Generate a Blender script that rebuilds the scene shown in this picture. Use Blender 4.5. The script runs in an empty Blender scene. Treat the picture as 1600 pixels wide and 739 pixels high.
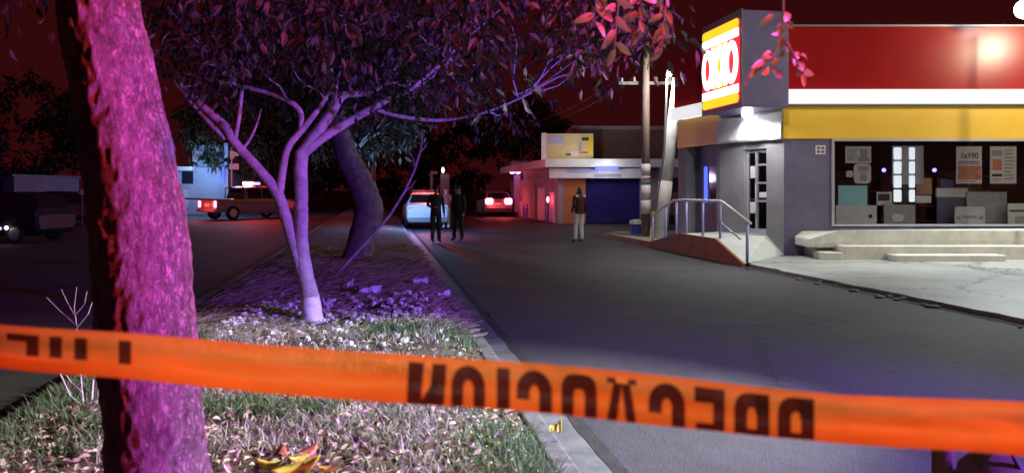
import bpy, bmesh, math, random
from mathutils import Vector, Matrix, noise
random.seed(7)
PI = math.pi
scene = bpy.context.scene
COL = scene.collection
F = 1200.0                      # focal length in photo pixels (1600 wide), horizon at row 297
CAMZ = 1.6

# ------------------------------------------------------------------ camera, sky, lights, exposure
cd = bpy.data.cameras.new('camera'); cam = bpy.data.objects.new('camera', cd); COL.objects.link(cam)
cd.sensor_fit = 'HORIZONTAL'; cd.sensor_width = 36.0; cd.lens = 36.0 * F / 1600
cd.shift_y = -72.5 / 1600
cd.clip_start = 0.05; cd.clip_end = 3000
cam.location = (0, 0, CAMZ); cam.rotation_euler = (PI / 2, 0, 0)
cd.dof.use_dof = True; cd.dof.focus_distance = 17.0; cd.dof.aperture_fstop = 3.2
scene.camera = cam

world = bpy.data.worlds.new('World'); scene.world = world; world.use_nodes = True
bg = world.node_tree.nodes['Background']
bg.inputs['Color'].default_value = (0.030, 0.0027, 0.0034, 1); bg.inputs['Strength'].default_value = 1.0

def lamp(name, kind, loc, power, color, radius=0.1, target=None, cone=None, blend=0.4):
    ld = bpy.data.lights.new(name, kind); o = bpy.data.objects.new(name, ld); COL.objects.link(o)
    o.location = loc; ld.energy = power; ld.color = color
    if kind in ('POINT', 'SPOT'): ld.shadow_soft_size = radius
    if cone: ld.spot_size = math.radians(cone); ld.spot_blend = blend
    if target is not None:
        o.rotation_euler = (Vector(target) - Vector(loc)).to_track_quat('-Z', 'Y').to_euler()
    return o

# moonless night: no sun.  Patrol-car beacons on the road to the right of the camera, a street lamp, the shop's floodlight, and added fill for tape and facade
lamp('red_beacon_lamp', 'SPOT', (5.2, 1.6, 2.5), 4600, (1.0, 0.045, 0.075), 0.12, target=(-1.2, 3.2, 3.5), cone=74, blend=1.0)
lamp('blue_beacon_lamp', 'SPOT', (6.6, 2.6, 1.9), 7200, (0.30, 0.10, 1.0), 0.12, target=(-2.8, 6.9, 0.5), cone=88, blend=1.0)
lamp('street_lamp_light', 'SPOT', (4.6, 5.4, 3.3), 5600, (0.93, 1.0, 0.86), 0.15, target=(-0.5, 5.5, 0), cone=56, blend=0.9)
lamp('road_lamp_light', 'SPOT', (3.4, 10.0, 8.5), 1300, (1.0, 0.93, 0.86), 0.2, target=(4.4, 20.0, 0), cone=66, blend=0.9)
lamp('tape_fill_lamp', 'SPOT', (-0.9, -1.2, 1.9), 340, (1.0, 0.90, 0.74), 0.12, target=(0.25, 1.18, 1.26), cone=58, blend=0.9)  # unseen fill added behind the camera to brighten the tape
lamp('floodlight_lamp', 'SPOT', (11.45, 17.0, 5.35), 1900, (0.86, 0.97, 1.0), 0.16, target=(10.5, 13.2, 0), cone=125, blend=0.7)
lamp('facade_fill_lamp', 'SPOT', (14.1, 13.6, 5.75), 1500, (1.0, 0.88, 0.62), 0.34, target=(10.2, 18.3, 3.2), cone=110, blend=0.6)  # unseen fill added to light the facade and make the fascia highlight

scene.view_settings.view_transform = 'Standard'; scene.view_settings.look = 'None'
scene.view_settings.exposure = 0.0; scene.view_settings.gamma = 1.0
scene.view_settings.use_curve_mapping = False
scene.cycles.use_denoising = True
scene.cycles.max_bounces = 6; scene.cycles.sample_clamp_indirect = 3.0

# ------------------------------------------------------------------ helpers
def P(px, py, Y):               # the point at depth Y that lies behind photo pixel (px, py)
    return Vector(((px - 800) / F * Y, Y, CAMZ + (297 - py) / F * Y))
DN = math.hypot(0.175, 1.0)
RD = Vector((-0.175 / DN, 1 / DN, 0)); RN = Vector((1 / DN, 0.175 / DN, 0))
def R(u, v, z=0.0):             # road frame: u along the street, v to the right of the camera
    p = RD * u + RN * v; p.z = z; return p

def mat(name, c1, c2=None, scale=6.0, rough=0.8, bump=0.0, bscale=30.0, metal=0.0, emit=None, estr=0.0,
        trans=0.0, island=False, detail=4.0, c3=None, spec=0.4, coat=0.0, bdist=0.01, stretch=None, lo=0.35, hi=0.65):
    m = bpy.data.materials.new(name); m.use_nodes = True
    nt = m.node_tree; N = nt.nodes; L = nt.links
    b = N['Principled BSDF']
    b.inputs['Roughness'].default_value = rough; b.inputs['Metallic'].default_value = metal
    b.inputs['Specular IOR Level'].default_value = spec
    b.inputs['Coat Weight'].default_value = coat
    b.inputs['Transmission Weight'].default_value = trans
    b.inputs['Base Color'].default_value = (*c1, 1)
    tc = N.new('ShaderNodeTexCoord'); src = tc.outputs['Object']
    if stretch:
        mp = N.new('ShaderNodeMapping'); mp.inputs['Scale'].default_value = stretch
        L.new(src, mp.inputs['Vector']); src = mp.outputs['Vector']
    if c2 is not None:
        rp = N.new('ShaderNodeValToRGB')
        rp.color_ramp.elements[0].color = (*c1, 1); rp.color_ramp.elements[1].color = (*c2, 1)
        if c3 is not None:
            e = rp.color_ramp.elements.new(0.5); e.color = (*c3, 1)
        if island:
            g = N.new('ShaderNodeNewGeometry'); L.new(g.outputs['Random Per Island'], rp.inputs['Fac'])
        else:
            rp.color_ramp.elements[0].position = lo; rp.color_ramp.elements[-1].position = hi
            t = N.new('ShaderNodeTexNoise'); t.inputs['Scale'].default_value = scale; t.inputs['Detail'].default_value = detail
            t.inputs['Roughness'].default_value = 0.6
            L.new(src, t.inputs['Vector']); L.new(t.outputs['Fac'], rp.inputs['Fac'])
        L.new(rp.outputs['Color'], b.inputs['Base Color'])
    if bump > 0:
        t = N.new('ShaderNodeTexNoise'); t.inputs['Scale'].default_value = bscale; t.inputs['Detail'].default_value = 6
        t.inputs['Roughness'].default_value = 0.65
        bp = N.new('ShaderNodeBump'); bp.inputs['Strength'].default_value = bump; bp.inputs['Distance'].default_value = bdist
        L.new(src, t.inputs['Vector']); L.new(t.outputs['Fac'], bp.inputs['Height']); L.new(bp.outputs['Normal'], b.inputs['Normal'])
    if emit is not None:
        b.inputs['Emission Color'].default_value = (*emit, 1); b.inputs['Emission Strength'].default_value = estr
    return m

def thin_leaf(name, c1, c2, c3=None, trl=0.35, rough=0.6):
    m = mat(name, c1, c2, island=True, c3=c3, rough=rough, spec=0.5)
    nt = m.node_tree; N = nt.nodes; L = nt.links
    b = N['Principled BSDF']; out = N['Material Output']
    tr = N.new('ShaderNodeBsdfTranslucent'); mx = N.new('ShaderNodeMixShader'); mx.inputs['Fac'].default_value = trl
    L.new(b.inputs['Base Color'].links[0].from_socket, tr.inputs['Color'])
    L.new(b.outputs[0], mx.inputs[1]); L.new(tr.outputs[0], mx.inputs[2]); L.new(mx.outputs[0], out.inputs['Surface'])
    return m

def resample(path, rad, n):
    path = [Vector(p) for p in path]; L_ = [0]
    for a, b in zip(path, path[1:]): L_.append(L_[-1] + (b - a).length)
    out = []; rr = []
    for k in range(n + 1):
        s = L_[-1] * k / n; i = max(j for j in range(len(L_) - 1) if L_[j] <= s + 1e-9); t = (s - L_[i]) / (L_[i + 1] - L_[i])
        p0 = path[max(i - 1, 0)]; p1 = path[i]; p2 = path[i + 1]; p3 = path[min(i + 2, len(path) - 1)]
        out.append(0.5 * ((2 * p1) + (p2 - p0) * t + (2 * p0 - 5 * p1 + 4 * p2 - p3) * t * t + (3 * p1 - p0 - 3 * p2 + p3) * t ** 3)); rr.append(rad[i] + (rad[i + 1] - rad[i]) * t)
    return out, rr
class MB:
    def __init__(s): s.v = []; s.f = []
    def quad(s, a, b, c, d):
        i = len(s.v); s.v += [Vector(a), Vector(b), Vector(c), Vector(d)]; s.f.append((i, i + 1, i + 2, i + 3)); return s
    def poly(s, pts):
        i = len(s.v); s.v += [Vector(p) for p in pts]; s.f.append(tuple(range(i, i + len(pts)))); return s
    def hexa(s, lo, hi):        # two loops of equal length joined into a closed solid
        n = len(lo); i = len(s.v); s.v += [Vector(p) for p in lo] + [Vector(p) for p in hi]
        s.f.append(tuple(i + n - 1 - k for k in range(n))); s.f.append(tuple(i + n + k for k in range(n)))
        for k in range(n):
            k2 = (k + 1) % n; s.f.append((i + k, i + k2, i + n + k2, i + n + k))
        return s
    def box(s, x0, x1, y0, y1, z0, z1):
        return s.hexa([(x0, y0, z0), (x1, y0, z0), (x1, y1, z0), (x0, y1, z0)], [(x0, y0, z1), (x1, y0, z1), (x1, y1, z1), (x0, y1, z1)])
    def slab(s, pts, z0, z1):   # upright prism over a plan polygon
        return s.hexa([(p[0], p[1], z0) for p in pts], [(p[0], p[1], z1) for p in pts])
    def wall(s, a, b, z0, z1, t0, t1):  # upright slab along a->b, from t0 to t1 out of its left-hand side
        a = Vector((a[0], a[1], 0)); b = Vector((b[0], b[1], 0)); d = (b - a).normalized(); n = Vector((d.y, -d.x, 0))
        return s.slab([a + n * t0, b + n * t0, b + n * t1, a + n * t1], z0, z1)
    def swall(s, a, b, z0, z1, t0, t1): return s.wall(a, b, z0, z1, -t1, -t0)
    def tube(s, pts, rad, n=8, cap=True):
        pts = [Vector(p) for p in pts]
        if not hasattr(rad, '__len__'): rad = [rad] * len(pts)
        i0 = len(s.v); up = None
        for k, p in enumerate(pts):
            d = (pts[min(k + 1, len(pts) - 1)] - pts[max(k - 1, 0)]).normalized()
            if up is None:
                up = d.orthogonal().normalized()
            up = (up - d * up.dot(d)).normalized(); w = d.cross(up)
            for j in range(n):
                a = 2 * PI * j / n; s.v.append(p + (up * math.cos(a) + w * math.sin(a)) * rad[k])
        for k in range(len(pts) - 1):
            for j in range(n):
                j2 = (j + 1) % n; a = i0 + k * n
                s.f.append((a + j, a + j2, a + n + j2, a + n + j))
        if cap:
            s.f.append(tuple(i0 + n - 1 - j for j in range(n))); e = i0 + (len(pts) - 1) * n; s.f.append(tuple(e + j for j in range(n)))
        return s
    def limb(s, pts, rad, n=10, cap=True, amp=0.07):
        pp, rr = resample(pts, rad, 12 * len(pts)); i0 = len(s.v); s.tube(pp, rr, max(n, 12), cap); n = max(n, 12)
        for k, p in enumerate(pp):
            for j in range(n):
                q = s.v[i0 + k * n + j]; d = q - p
                s.v[i0 + k * n + j] = p + d * (1 + amp * noise.noise(q * 9) + amp * .8 * noise.noise(q * 24) + .5 * amp * max(0, noise.noise(p * 3.3 + Vector((5, 2, 1)))))
        return s
    def ball(s, c, r, n=8, m=6):
        c = Vector(c); r = Vector(r) if hasattr(r, '__len__') else Vector((r, r, r)); i = len(s.v)
        for a in range(m + 1):
            th = PI * a / m
            for b in range(n):
                ph = 2 * PI * b / n
                s.v.append(c + Vector((r.x * math.sin(th) * math.cos(ph), r.y * math.sin(th) * math.sin(ph), r.z * math.cos(th))))
        for a in range(m):
            for b in range(n):
                b2 = (b + 1) % n; s.f.append((i + a * n + b, i + (a + 1) * n + b, i + (a + 1) * n + b2, i + a * n + b2))
        return s
    def build(s, name, m, parent=None, smooth=False, bevel=0.0, kind=None):
        me = bpy.data.meshes.new(name)
        inv = ROOT[parent.name].inverted() if parent is not None else None
        me.from_pydata([tuple(inv @ p) if inv else tuple(p) for p in s.v], [], s.f)
        bm = bmesh.new(); bm.from_mesh(me)
        if len(bm.verts) < 60000:
            bmesh.ops.remove_doubles(bm, verts=bm.verts, dist=1e-5)
            bmesh.ops.recalc_face_normals(bm, faces=bm.faces)
        bm.to_mesh(me); bm.free()
        if smooth:
            for p in me.polygons: p.use_smooth = True
        o = bpy.data.objects.new(name, me); COL.objects.link(o); me.materials.append(m)
        if parent is not None: o.parent = parent; ROOT[o.name] = ROOT[parent.name]
        else: ROOT[o.name] = Matrix.Identity(4)
        if bevel > 0:
            bv = o.modifiers.new('bevel', 'BEVEL'); bv.width = bevel; bv.segments = 2; bv.limit_method = 'ANGLE'
        if kind: o['kind'] = kind
        return o
ROOT = {}
def tag(o, label, cat, group=None):
    o['label'] = label; o['category'] = cat
    if group: o['group'] = group
    return o
def thing(name, label, cat, loc=(0, 0, 0), rz=0.0, group=None):
    o = bpy.data.objects.new(name, None); COL.objects.link(o); o.empty_display_size = 0.2
    o.location = loc; o.rotation_euler = (0, 0, rz)
    ROOT[o.name] = Matrix.Translation(Vector(loc)) @ Matrix.Rotation(rz, 4, 'Z')
    return tag(o, label, cat, group)
def local(o, pts): return [ROOT[o.name] @ Vector(p) for p in pts]

# ------------------------------------------------------------------ materials
M = {}
def worn(name, dark, light, s1, s2, rough, bump, crack=0.35, grain=220.0):
    m = bpy.data.materials.new(name); m.use_nodes = True; nt = m.node_tree; N = nt.nodes; L = nt.links; b = N['Principled BSDF']
    tc = N.new('ShaderNodeTexCoord'); src = tc.outputs['Object']
    def tex(sc, det, rg=0.6):
        t = N.new('ShaderNodeTexNoise'); t.inputs['Scale'].default_value = sc; t.inputs['Detail'].default_value = det; t.inputs['Roughness'].default_value = rg; L.new(src, t.inputs['Vector']); return t
    def mth(op, a, c):
        n = N.new('ShaderNodeMath'); n.operation = op
        for k, x in ((0, a), (1, c)):
            if isinstance(x, (int, float)): n.inputs[k].default_value = x
            else: L.new(x, n.inputs[k])
        return n.outputs[0]
    big = tex(s1, 6); mid = tex(s2, 8, 0.7); fine = tex(grain, 2)
    f = mth('ADD', mth('MULTIPLY', big.outputs['Fac'], 0.55), mth('ADD', mth('MULTIPLY', mid.outputs['Fac'], 0.3), mth('MULTIPLY', fine.outputs['Fac'], 0.15)))
    rp = N.new('ShaderNodeValToRGB'); rp.color_ramp.elements[0].position = 0.36; rp.color_ramp.elements[1].position = 0.64
    rp.color_ramp.elements[0].color = (*dark, 1); rp.color_ramp.elements[1].color = (*light, 1); L.new(f, rp.inputs['Fac'])
    vo = N.new('ShaderNodeTexVoronoi'); vo.feature = 'DISTANCE_TO_EDGE'; vo.inputs['Scale'].default_value = crack
    wv = N.new('ShaderNodeVectorMath'); wv.operation = 'MULTIPLY_ADD'; wv.inputs[1].default_value = (0.9, 0.9, 0.9); L.new(mid.outputs['Color'], wv.inputs[0]); L.new(src, wv.inputs[2]); L.new(wv.outputs[0], vo.inputs['Vector'])
    ck = mth('LESS_THAN', vo.outputs['Distance'], 0.006)
    mx = N.new('ShaderNodeMix'); mx.data_type = 'RGBA'; mx.inputs['B'].default_value = (dark[0] * .35, dark[1] * .35, dark[2] * .35, 1); L.new(ck, mx.inputs['Factor']); L.new(rp.outputs['Color'], mx.inputs['A']); L.new(mx.outputs['Result'], b.inputs['Base Color'])
    b.inputs['Roughness'].default_value = rough; b.inputs['Specular IOR Level'].default_value = 0.35
    bp = N.new('ShaderNodeBump'); bp.inputs['Strength'].default_value = bump; bp.inputs['Distance'].default_value = 0.012
    L.new(mth('ADD', mth('MULTIPLY', fine.outputs['Fac'], 0.8), mth('MULTIPLY', mid.outputs['Fac'], 1.2)), bp.inputs['Height']); L.new(bp.outputs[0], b.inputs['Normal'])
    return m
M['asphalt'] = worn('asphalt', (0.020, 0.018, 0.024), (0.062, 0.057, 0.070), 0.35, 5.0, 0.7, 0.9, 0.28, 120.0)
M['asphalt_dark'] = mat('asphalt_dark', (0.035, 0.034, 0.037), (0.06, 0.058, 0.06), scale=0.8, rough=0.75, bump=0.5, bscale=60)
M['seam'] = mat('seam', (0.012, 0.010, 0.010), (0.03, 0.025, 0.025), scale=9, rough=0.9, bump=0.8, bscale=40)
M['concrete'] = mat('concrete', (0.26, 0.26, 0.25), (0.40, 0.40, 0.38), scale=2.2, rough=0.7, bump=0.35, bscale=45, detail=8)
M['forecourt'] = worn('forecourt', (0.20, 0.215, 0.21), (0.46, 0.48, 0.46), 0.5, 3.5, 0.5, 0.5, 0.22, 90.0)
M['kerb'] = mat('kerb', (0.06, 0.06, 0.065), (0.16, 0.155, 0.155), scale=7, rough=0.8, bump=0.6, bscale=50)
M['gutter'] = mat('gutter', (0.07, 0.073, 0.078), (0.14, 0.14, 0.145), scale=4, rough=0.7, bump=0.4, bscale=60)
M['yellow_kerb'] = mat('yellow_kerb', (0.42, 0.27, 0.05), (0.22, 0.17, 0.10), scale=6, rough=0.8, bump=0.4, bscale=40)
M['soil'] = mat('soil', (0.07, 0.05, 0.04), (0.17, 0.125, 0.10), scale=5, rough=0.95, bump=1.0, bscale=35, detail=8, bdist=0.03)
M['grass'] = thin_leaf('grass', (0.16, 0.19, 0.13), (0.50, 0.50, 0.43), (0.30, 0.32, 0.25), 0.3, 0.7)
M['greengrass'] = thin_leaf('greengrass', (0.05, 0.12, 0.045), (0.17, 0.24, 0.12), (0.10, 0.18, 0.07), 0.3, 0.6)
M['litter'] = thin_leaf('litter', (0.22, 0.18, 0.12), (0.60, 0.55, 0.42), (0.38, 0.33, 0.23), 0.15, 0.7)
M['straw'] = thin_leaf('straw', (0.16, 0.12, 0.085), (0.38, 0.30, 0.24), (0.25, 0.19, 0.14), 0.2, 0.8)
M['flake'] = mat('flake', (0.35, 0.33, 0.33), (0.75, 0.74, 0.74), island=True, rough=0.6)
M['yellow_leaf'] = mat('yellow_leaf', (0.62, 0.48, 0.06), (0.42, 0.42, 0.05), scale=14, rough=0.5)
M['darkred_leaf'] = mat('darkred_leaf', (0.20, 0.04, 0.03), (0.30, 0.12, 0.06), scale=20, rough=0.5)
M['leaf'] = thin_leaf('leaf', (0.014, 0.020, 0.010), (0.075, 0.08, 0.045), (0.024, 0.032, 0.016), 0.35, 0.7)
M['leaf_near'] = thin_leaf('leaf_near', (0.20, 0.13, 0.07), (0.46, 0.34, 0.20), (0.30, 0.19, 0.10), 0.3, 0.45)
M['bark_pale'] = mat('bark_pale', (0.30, 0.28, 0.27), (0.46, 0.44, 0.42), scale=9, rough=0.85, bump=1.0, bscale=22, bdist=0.02, spec=0.2)
M['whitewash'] = mat('whitewash', (0.62, 0.62, 0.60), (0.80, 0.80, 0.78), scale=14, rough=0.8, bump=0.4, bscale=50)
M['bark_dark'] = mat('bark_dark', (0.10, 0.09, 0.085), (0.22, 0.20, 0.19), scale=7, rough=0.85, bump=0.8, bscale=30)
M['twig'] = mat('twig', (0.50, 0.47, 0.43), (0.70, 0.66, 0.62), scale=20, rough=0.7)
# rough flaking bark of the near trunk: plates (voronoi) broken by noise
def near_bark():
    m = mat('bark_near', (0.20, 0.16, 0.15), (0.46, 0.42, 0.41), scale=30, rough=0.62, spec=0.4, detail=10, stretch=(1, 1, 0.42))
    nt = m.node_tree; N = nt.nodes; L = nt.links; b = N['Principled BSDF']
    mp = [n for n in N if n.type == 'MAPPING'][0]
    n1 = N.new('ShaderNodeTexNoise'); n1.inputs['Scale'].default_value = 34; n1.inputs['Detail'].default_value = 9; n1.inputs['Roughness'].default_value = 0.62
    n1.inputs['Distortion'].default_value = 1.4
    v = N.new('ShaderNodeTexVoronoi'); v.feature = 'DISTANCE_TO_EDGE'; v.inputs['Scale'].default_value = 46
    mr = N.new('ShaderNodeMapRange'); mr.inputs[1].default_value = 0.0; mr.inputs[2].default_value = 0.16
    ad = N.new('ShaderNodeMath'); ad.operation = 'MULTIPLY_ADD'; ad.inputs[1].default_value = 0.35
    mixv = N.new('ShaderNodeVectorMath'); mixv.operation = 'MULTIPLY_ADD'; mixv.inputs[1].default_value = (0.08, 0.08, 0.08)
    L.new(mp.outputs[0], n1.inputs['Vector']); L.new(n1.outputs['Color'], mixv.inputs[0]); L.new(mp.outputs[0], mixv.inputs[2])
    L.new(mixv.outputs[0], v.inputs['Vector']); L.new(v.outputs['Distance'], mr.inputs[0])
    L.new(mr.outputs[0], ad.inputs[0]); L.new(n1.outputs['Fac'], ad.inputs[2])
    bp = N.new('ShaderNodeBump'); bp.inputs['Strength'].default_value = 1.0; bp.inputs['Distance'].default_value = 0.03
    L.new(ad.outputs[0], bp.inputs['Height']); L.new(bp.outputs[0], b.inputs['Normal'])
    return m
M['bark_near'] = near_bark()
# tape: thin orange plastic, lets light and what is behind through a little
def tape_mat(name, col, alpha, trl=0.55):
    m = bpy.data.materials.new(name); m.use_nodes = True; nt = m.node_tree; N = nt.nodes; L = nt.links
    b = N['Principled BSDF']; b.inputs['Base Color'].default_value = (*col, 1); b.inputs['Roughness'].default_value = 0.62; b.inputs['Specular IOR Level'].default_value = 0.25
    tr = N.new('ShaderNodeBsdfTranslucent'); tr.inputs['Color'].default_value = (*col, 1)
    tp = N.new('ShaderNodeBsdfTransparent'); tp.inputs['Color'].default_value = (1.0, 0.42, 0.16, 1)
    m1 = N.new('ShaderNodeMixShader'); m1.inputs[0].default_value = trl
    m2 = N.new('ShaderNodeMixShader'); m2.inputs[0].default_value = alpha
    L.new(b.outputs[0], m1.inputs[1]); L.new(tr.outputs[0], m1.inputs[2]); L.new(m1.outputs[0], m2.inputs[1]); L.new(tp.outputs[0], m2.inputs[2])
    L.new(m2.outputs[0], N['Material Output'].inputs['Surface'])
    return m
M['tape'] = tape_mat('tape', (1.0, 0.27, 0.04), 0.20)
M['tape_ink'] = tape_mat('tape_ink', (0.045, 0.008, 0.006), 0.12, 0.3)
M['tape_yellow'] = mat('tape_yellow', (0.75, 0.6, 0.08), rough=0.5)
# shop
M['wall_grey'] = mat('wall_grey', (0.17, 0.165, 0.185), (0.225, 0.22, 0.24), scale=1.5, rough=0.7, bump=0.25, bscale=60, detail=8)
M['wall_purple'] = mat('wall_purple', (0.10, 0.085, 0.16), (0.135, 0.118, 0.20), scale=1.5, rough=0.6, bump=0.2, bscale=60, detail=8)  # purple-grey paint; part of the purple stands in for blue beacon light
M['red_panel'] = mat('red_panel', (0.33, 0.010, 0.014), (0.38, 0.014, 0.018), scale=1.0, rough=0.24, spec=0.2)
M['yellow_panel'] = mat('yellow_panel', (0.78, 0.46, 0.04), (0.82, 0.52, 0.06), scale=1.0, rough=0.4)
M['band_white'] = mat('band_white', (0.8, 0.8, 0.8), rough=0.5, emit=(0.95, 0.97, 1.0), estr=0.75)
M['white_paint'] = mat('white_paint', (0.70, 0.70, 0.69), (0.80, 0.80, 0.79), scale=3, rough=0.6, bump=0.15, bscale=40)
M['ledge'] = mat('ledge', (0.50, 0.49, 0.46), (0.68, 0.67, 0.63), scale=3, rough=0.6, bump=0.2, bscale=30, detail=8)
M['sign_white'] = mat('sign_white', (0.8, 0.8, 0.8), emit=(1, 0.98, 0.95), estr=2.4)
M['sign_red'] = mat('sign_red', (0.5, 0.02, 0.03), emit=(1, 0.03, 0.05), estr=0.85)
M['sign_yellow'] = mat('sign_yellow', (0.7, 0.5, 0.02), emit=(1, 0.60, 0.02), estr=1.15)
M['box_purple'] = mat('box_purple', (0.11, 0.09, 0.21), (0.14, 0.12, 0.25), scale=2, rough=0.45)
M['sign_frame'] = mat('sign_frame', (0.22, 0.20, 0.24), rough=0.4, metal=0.3)
M['alu'] = mat('alu', (0.55, 0.57, 0.66), rough=0.35, metal=0.6)
M['rail_paint'] = mat('rail_paint', (0.30, 0.28, 0.62), (0.38, 0.36, 0.70), scale=10, rough=0.4)
M['glass'] = mat('glass', (0.9, 0.93, 0.95), rough=0.02, trans=1.0, spec=0.5)
M['interior'] = mat('interior', (0.10, 0.045, 0.05), (0.16, 0.08, 0.08), scale=1.2, rough=0.8)
M['shelf'] = mat('shelf', (0.22, 0.09, 0.07), (0.30, 0.14, 0.10), scale=5, rough=0.7)
M['poster_white'] = mat('poster_white', (0.62, 0.56, 0.56), (0.72, 0.66, 0.66), scale=4, rough=0.6)
M['poster_red'] = mat('poster_red', (0.42, 0.10, 0.07), (0.60, 0.22, 0.14), scale=9, rough=0.6)
M['poster_dark'] = mat('poster_dark', (0.05, 0.03, 0.04), rough=0.6)
M['poster_grey'] = mat('poster_grey', (0.30, 0.27, 0.30), (0.40, 0.36, 0.38), scale=5, rough=0.6)
M['poster_cyan'] = mat('poster_cyan', (0.32, 0.62, 0.70), (0.36, 0.68, 0.76), scale=3, rough=0.6)
M['lit_panel'] = mat('lit_panel', (0.7, 0.7, 0.7), emit=(0.86, 0.93, 1.0), estr=0.85)
M['card_brown'] = mat('card_brown', (0.30, 0.15, 0.08), (0.38, 0.20, 0.11), scale=6, rough=0.8)
M['lamp_white'] = mat('lamp_white', (0.8, 0.8, 0.8), emit=(1, 0.98, 0.95), estr=14)
M['lamp_flood'] = mat('lamp_flood', (0.8, 0.8, 0.8), emit=(0.95, 1.0, 0.98), estr=30)
M['lamp_soft'] = mat('lamp_soft', (0.8, 0.8, 0.8), emit=(0.9, 1.0, 0.92), estr=3.0)
M['lamp_red'] = mat('lamp_red', (0.5, 0.02, 0.02), emit=(1, 0.05, 0.09), estr=30)
M['lamp_red_core'] = mat('lamp_red_core', (0.8, 0.5, 0.5), emit=(1, 0.55, 0.55), estr=7)
M['lamp_blue'] = mat('lamp_blue', (0.1, 0.1, 0.6), emit=(0.18, 0.16, 1.0), estr=5)
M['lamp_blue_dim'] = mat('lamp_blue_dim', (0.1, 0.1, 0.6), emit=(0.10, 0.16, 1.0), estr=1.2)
M['lamp_pink'] = mat('lamp_pink', (0.7, 0.3, 0.6), emit=(1, 0.35, 0.85), estr=5)
M['ramp_side'] = mat('ramp_side', (0.30, 0.10, 0.035), (0.38, 0.14, 0.05), scale=3, rough=0.75, bump=0.3, bscale=40)
M['ramp_top'] = mat('ramp_top', (0.40, 0.44, 0.43), (0.50, 0.54, 0.53), scale=2, rough=0.55, bump=0.2, bscale=50)
M['metal_grey'] = mat('metal_grey', (0.28, 0.28, 0.29), rough=0.5, metal=0.5)
M['metal_dark'] = mat('metal_dark', (0.04, 0.04, 0.045), rough=0.5)
M['pole_wood'] = mat('pole_wood', (0.12, 0.085, 0.07), (0.20, 0.15, 0.13), scale=3, rough=0.85, bump=0.5, bscale=20, stretch=(8, 8, 0.6))
M['pole_concrete'] = mat('pole_concrete', (0.50, 0.50, 0.49), (0.66, 0.66, 0.64), scale=4, rough=0.75, bump=0.3, bscale=40)
M['yellow_paint'] = mat('yellow_paint', (0.75, 0.55, 0.04), rough=0.5)
M['blue_paint'] = mat('blue_paint', (0.05, 0.06, 0.34), (0.07, 0.08, 0.42), scale=3, rough=0.5)
M['shutter'] = mat('shutter', (0.035, 0.025, 0.16), (0.045, 0.035, 0.21), scale=2, rough=0.45)
M['brick_dark'] = mat('brick_dark', (0.16, 0.075, 0.07), (0.22, 0.11, 0.10), scale=5, rough=0.85, bump=0.4, bscale=25)
M['plaster_far'] = mat('plaster_far', (0.26, 0.24, 0.23), (0.35, 0.32, 0.31), scale=1.5, rough=0.85)
M['plaster_orange'] = mat('plaster_orange', (0.42, 0.15, 0.05), (0.48, 0.19, 0.07), scale=2, rough=0.8)
M['band_far'] = mat('band_far', (0.60, 0.60, 0.58), (0.70, 0.70, 0.68), scale=2, rough=0.7)
M['billboard'] = mat('billboard', (0.58, 0.47, 0.20), (0.66, 0.56, 0.30), scale=2, rough=0.6)
M['billboard_blue'] = mat('billboard_blue', (0.40, 0.44, 0.62), rough=0.6)
M['blue_house'] = mat('blue_house', (0.30, 0.36, 0.52), (0.38, 0.44, 0.60), scale=1.2, rough=0.85)
M['blue_house_light'] = mat('blue_house_light', (0.55, 0.62, 0.74), rough=0.8)
M['dark_opening'] = mat('dark_opening', (0.02, 0.02, 0.035), rough=0.3)
# vehicles, people
M['car_white'] = mat('car_white', (0.72, 0.72, 0.73), rough=0.28, coat=0.4, spec=0.5)
M['car_silver'] = mat('car_silver', (0.45, 0.45, 0.46), rough=0.3, metal=0.4, coat=0.4)
M['car_dark'] = mat('car_dark', (0.010, 0.011, 0.014), rough=0.5, coat=0.0)
M['car_grey'] = mat('car_grey', (0.20, 0.16, 0.15), rough=0.3, coat=0.4)
M['tyre'] = mat('tyre', (0.015, 0.015, 0.015), rough=0.8)
M['rim'] = mat('rim', (0.5, 0.5, 0.5), rough=0.35, metal=0.7)
M['car_glass'] = mat('car_glass', (0.015, 0.016, 0.02), rough=0.06, spec=0.7)
M['plate'] = mat('plate', (0.6, 0.6, 0.6), rough=0.5)
M['reflector'] = mat('reflector', (0.35, 0.60, 0.95), (0.45, 0.70, 1.0), scale=4, rough=0.35)
M['skin'] = mat('skin', (0.42, 0.24, 0.17), rough=0.5)
M['hair'] = mat('hair', (0.02, 0.015, 0.012), rough=0.5)
M['cloth_black'] = mat('cloth_black', (0.02, 0.016, 0.018), (0.035, 0.028, 0.03), scale=12, rough=0.85)
M['cloth_maroon'] = mat('cloth_maroon', (0.05, 0.014, 0.016), (0.07, 0.02, 0.022), scale=12, rough=0.85)
M['cloth_navy'] = mat('cloth_navy', (0.02, 0.018, 0.035), rough=0.85)
M['cloth_cream'] = mat('cloth_cream', (0.56, 0.54, 0.53), (0.66, 0.64, 0.62), scale=9, rough=0.85)
M['cloth_red'] = mat('cloth_red', (0.35, 0.06, 0.05), rough=0.85)
M['shoe'] = mat('shoe', (0.03, 0.02, 0.02), rough=0.5)
M['plastic_bag'] = mat('plastic_bag', (0.62, 0.68, 0.72), (0.85, 0.88, 0.90), scale=20, rough=0.3, bump=0.8, bscale=30)

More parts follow.
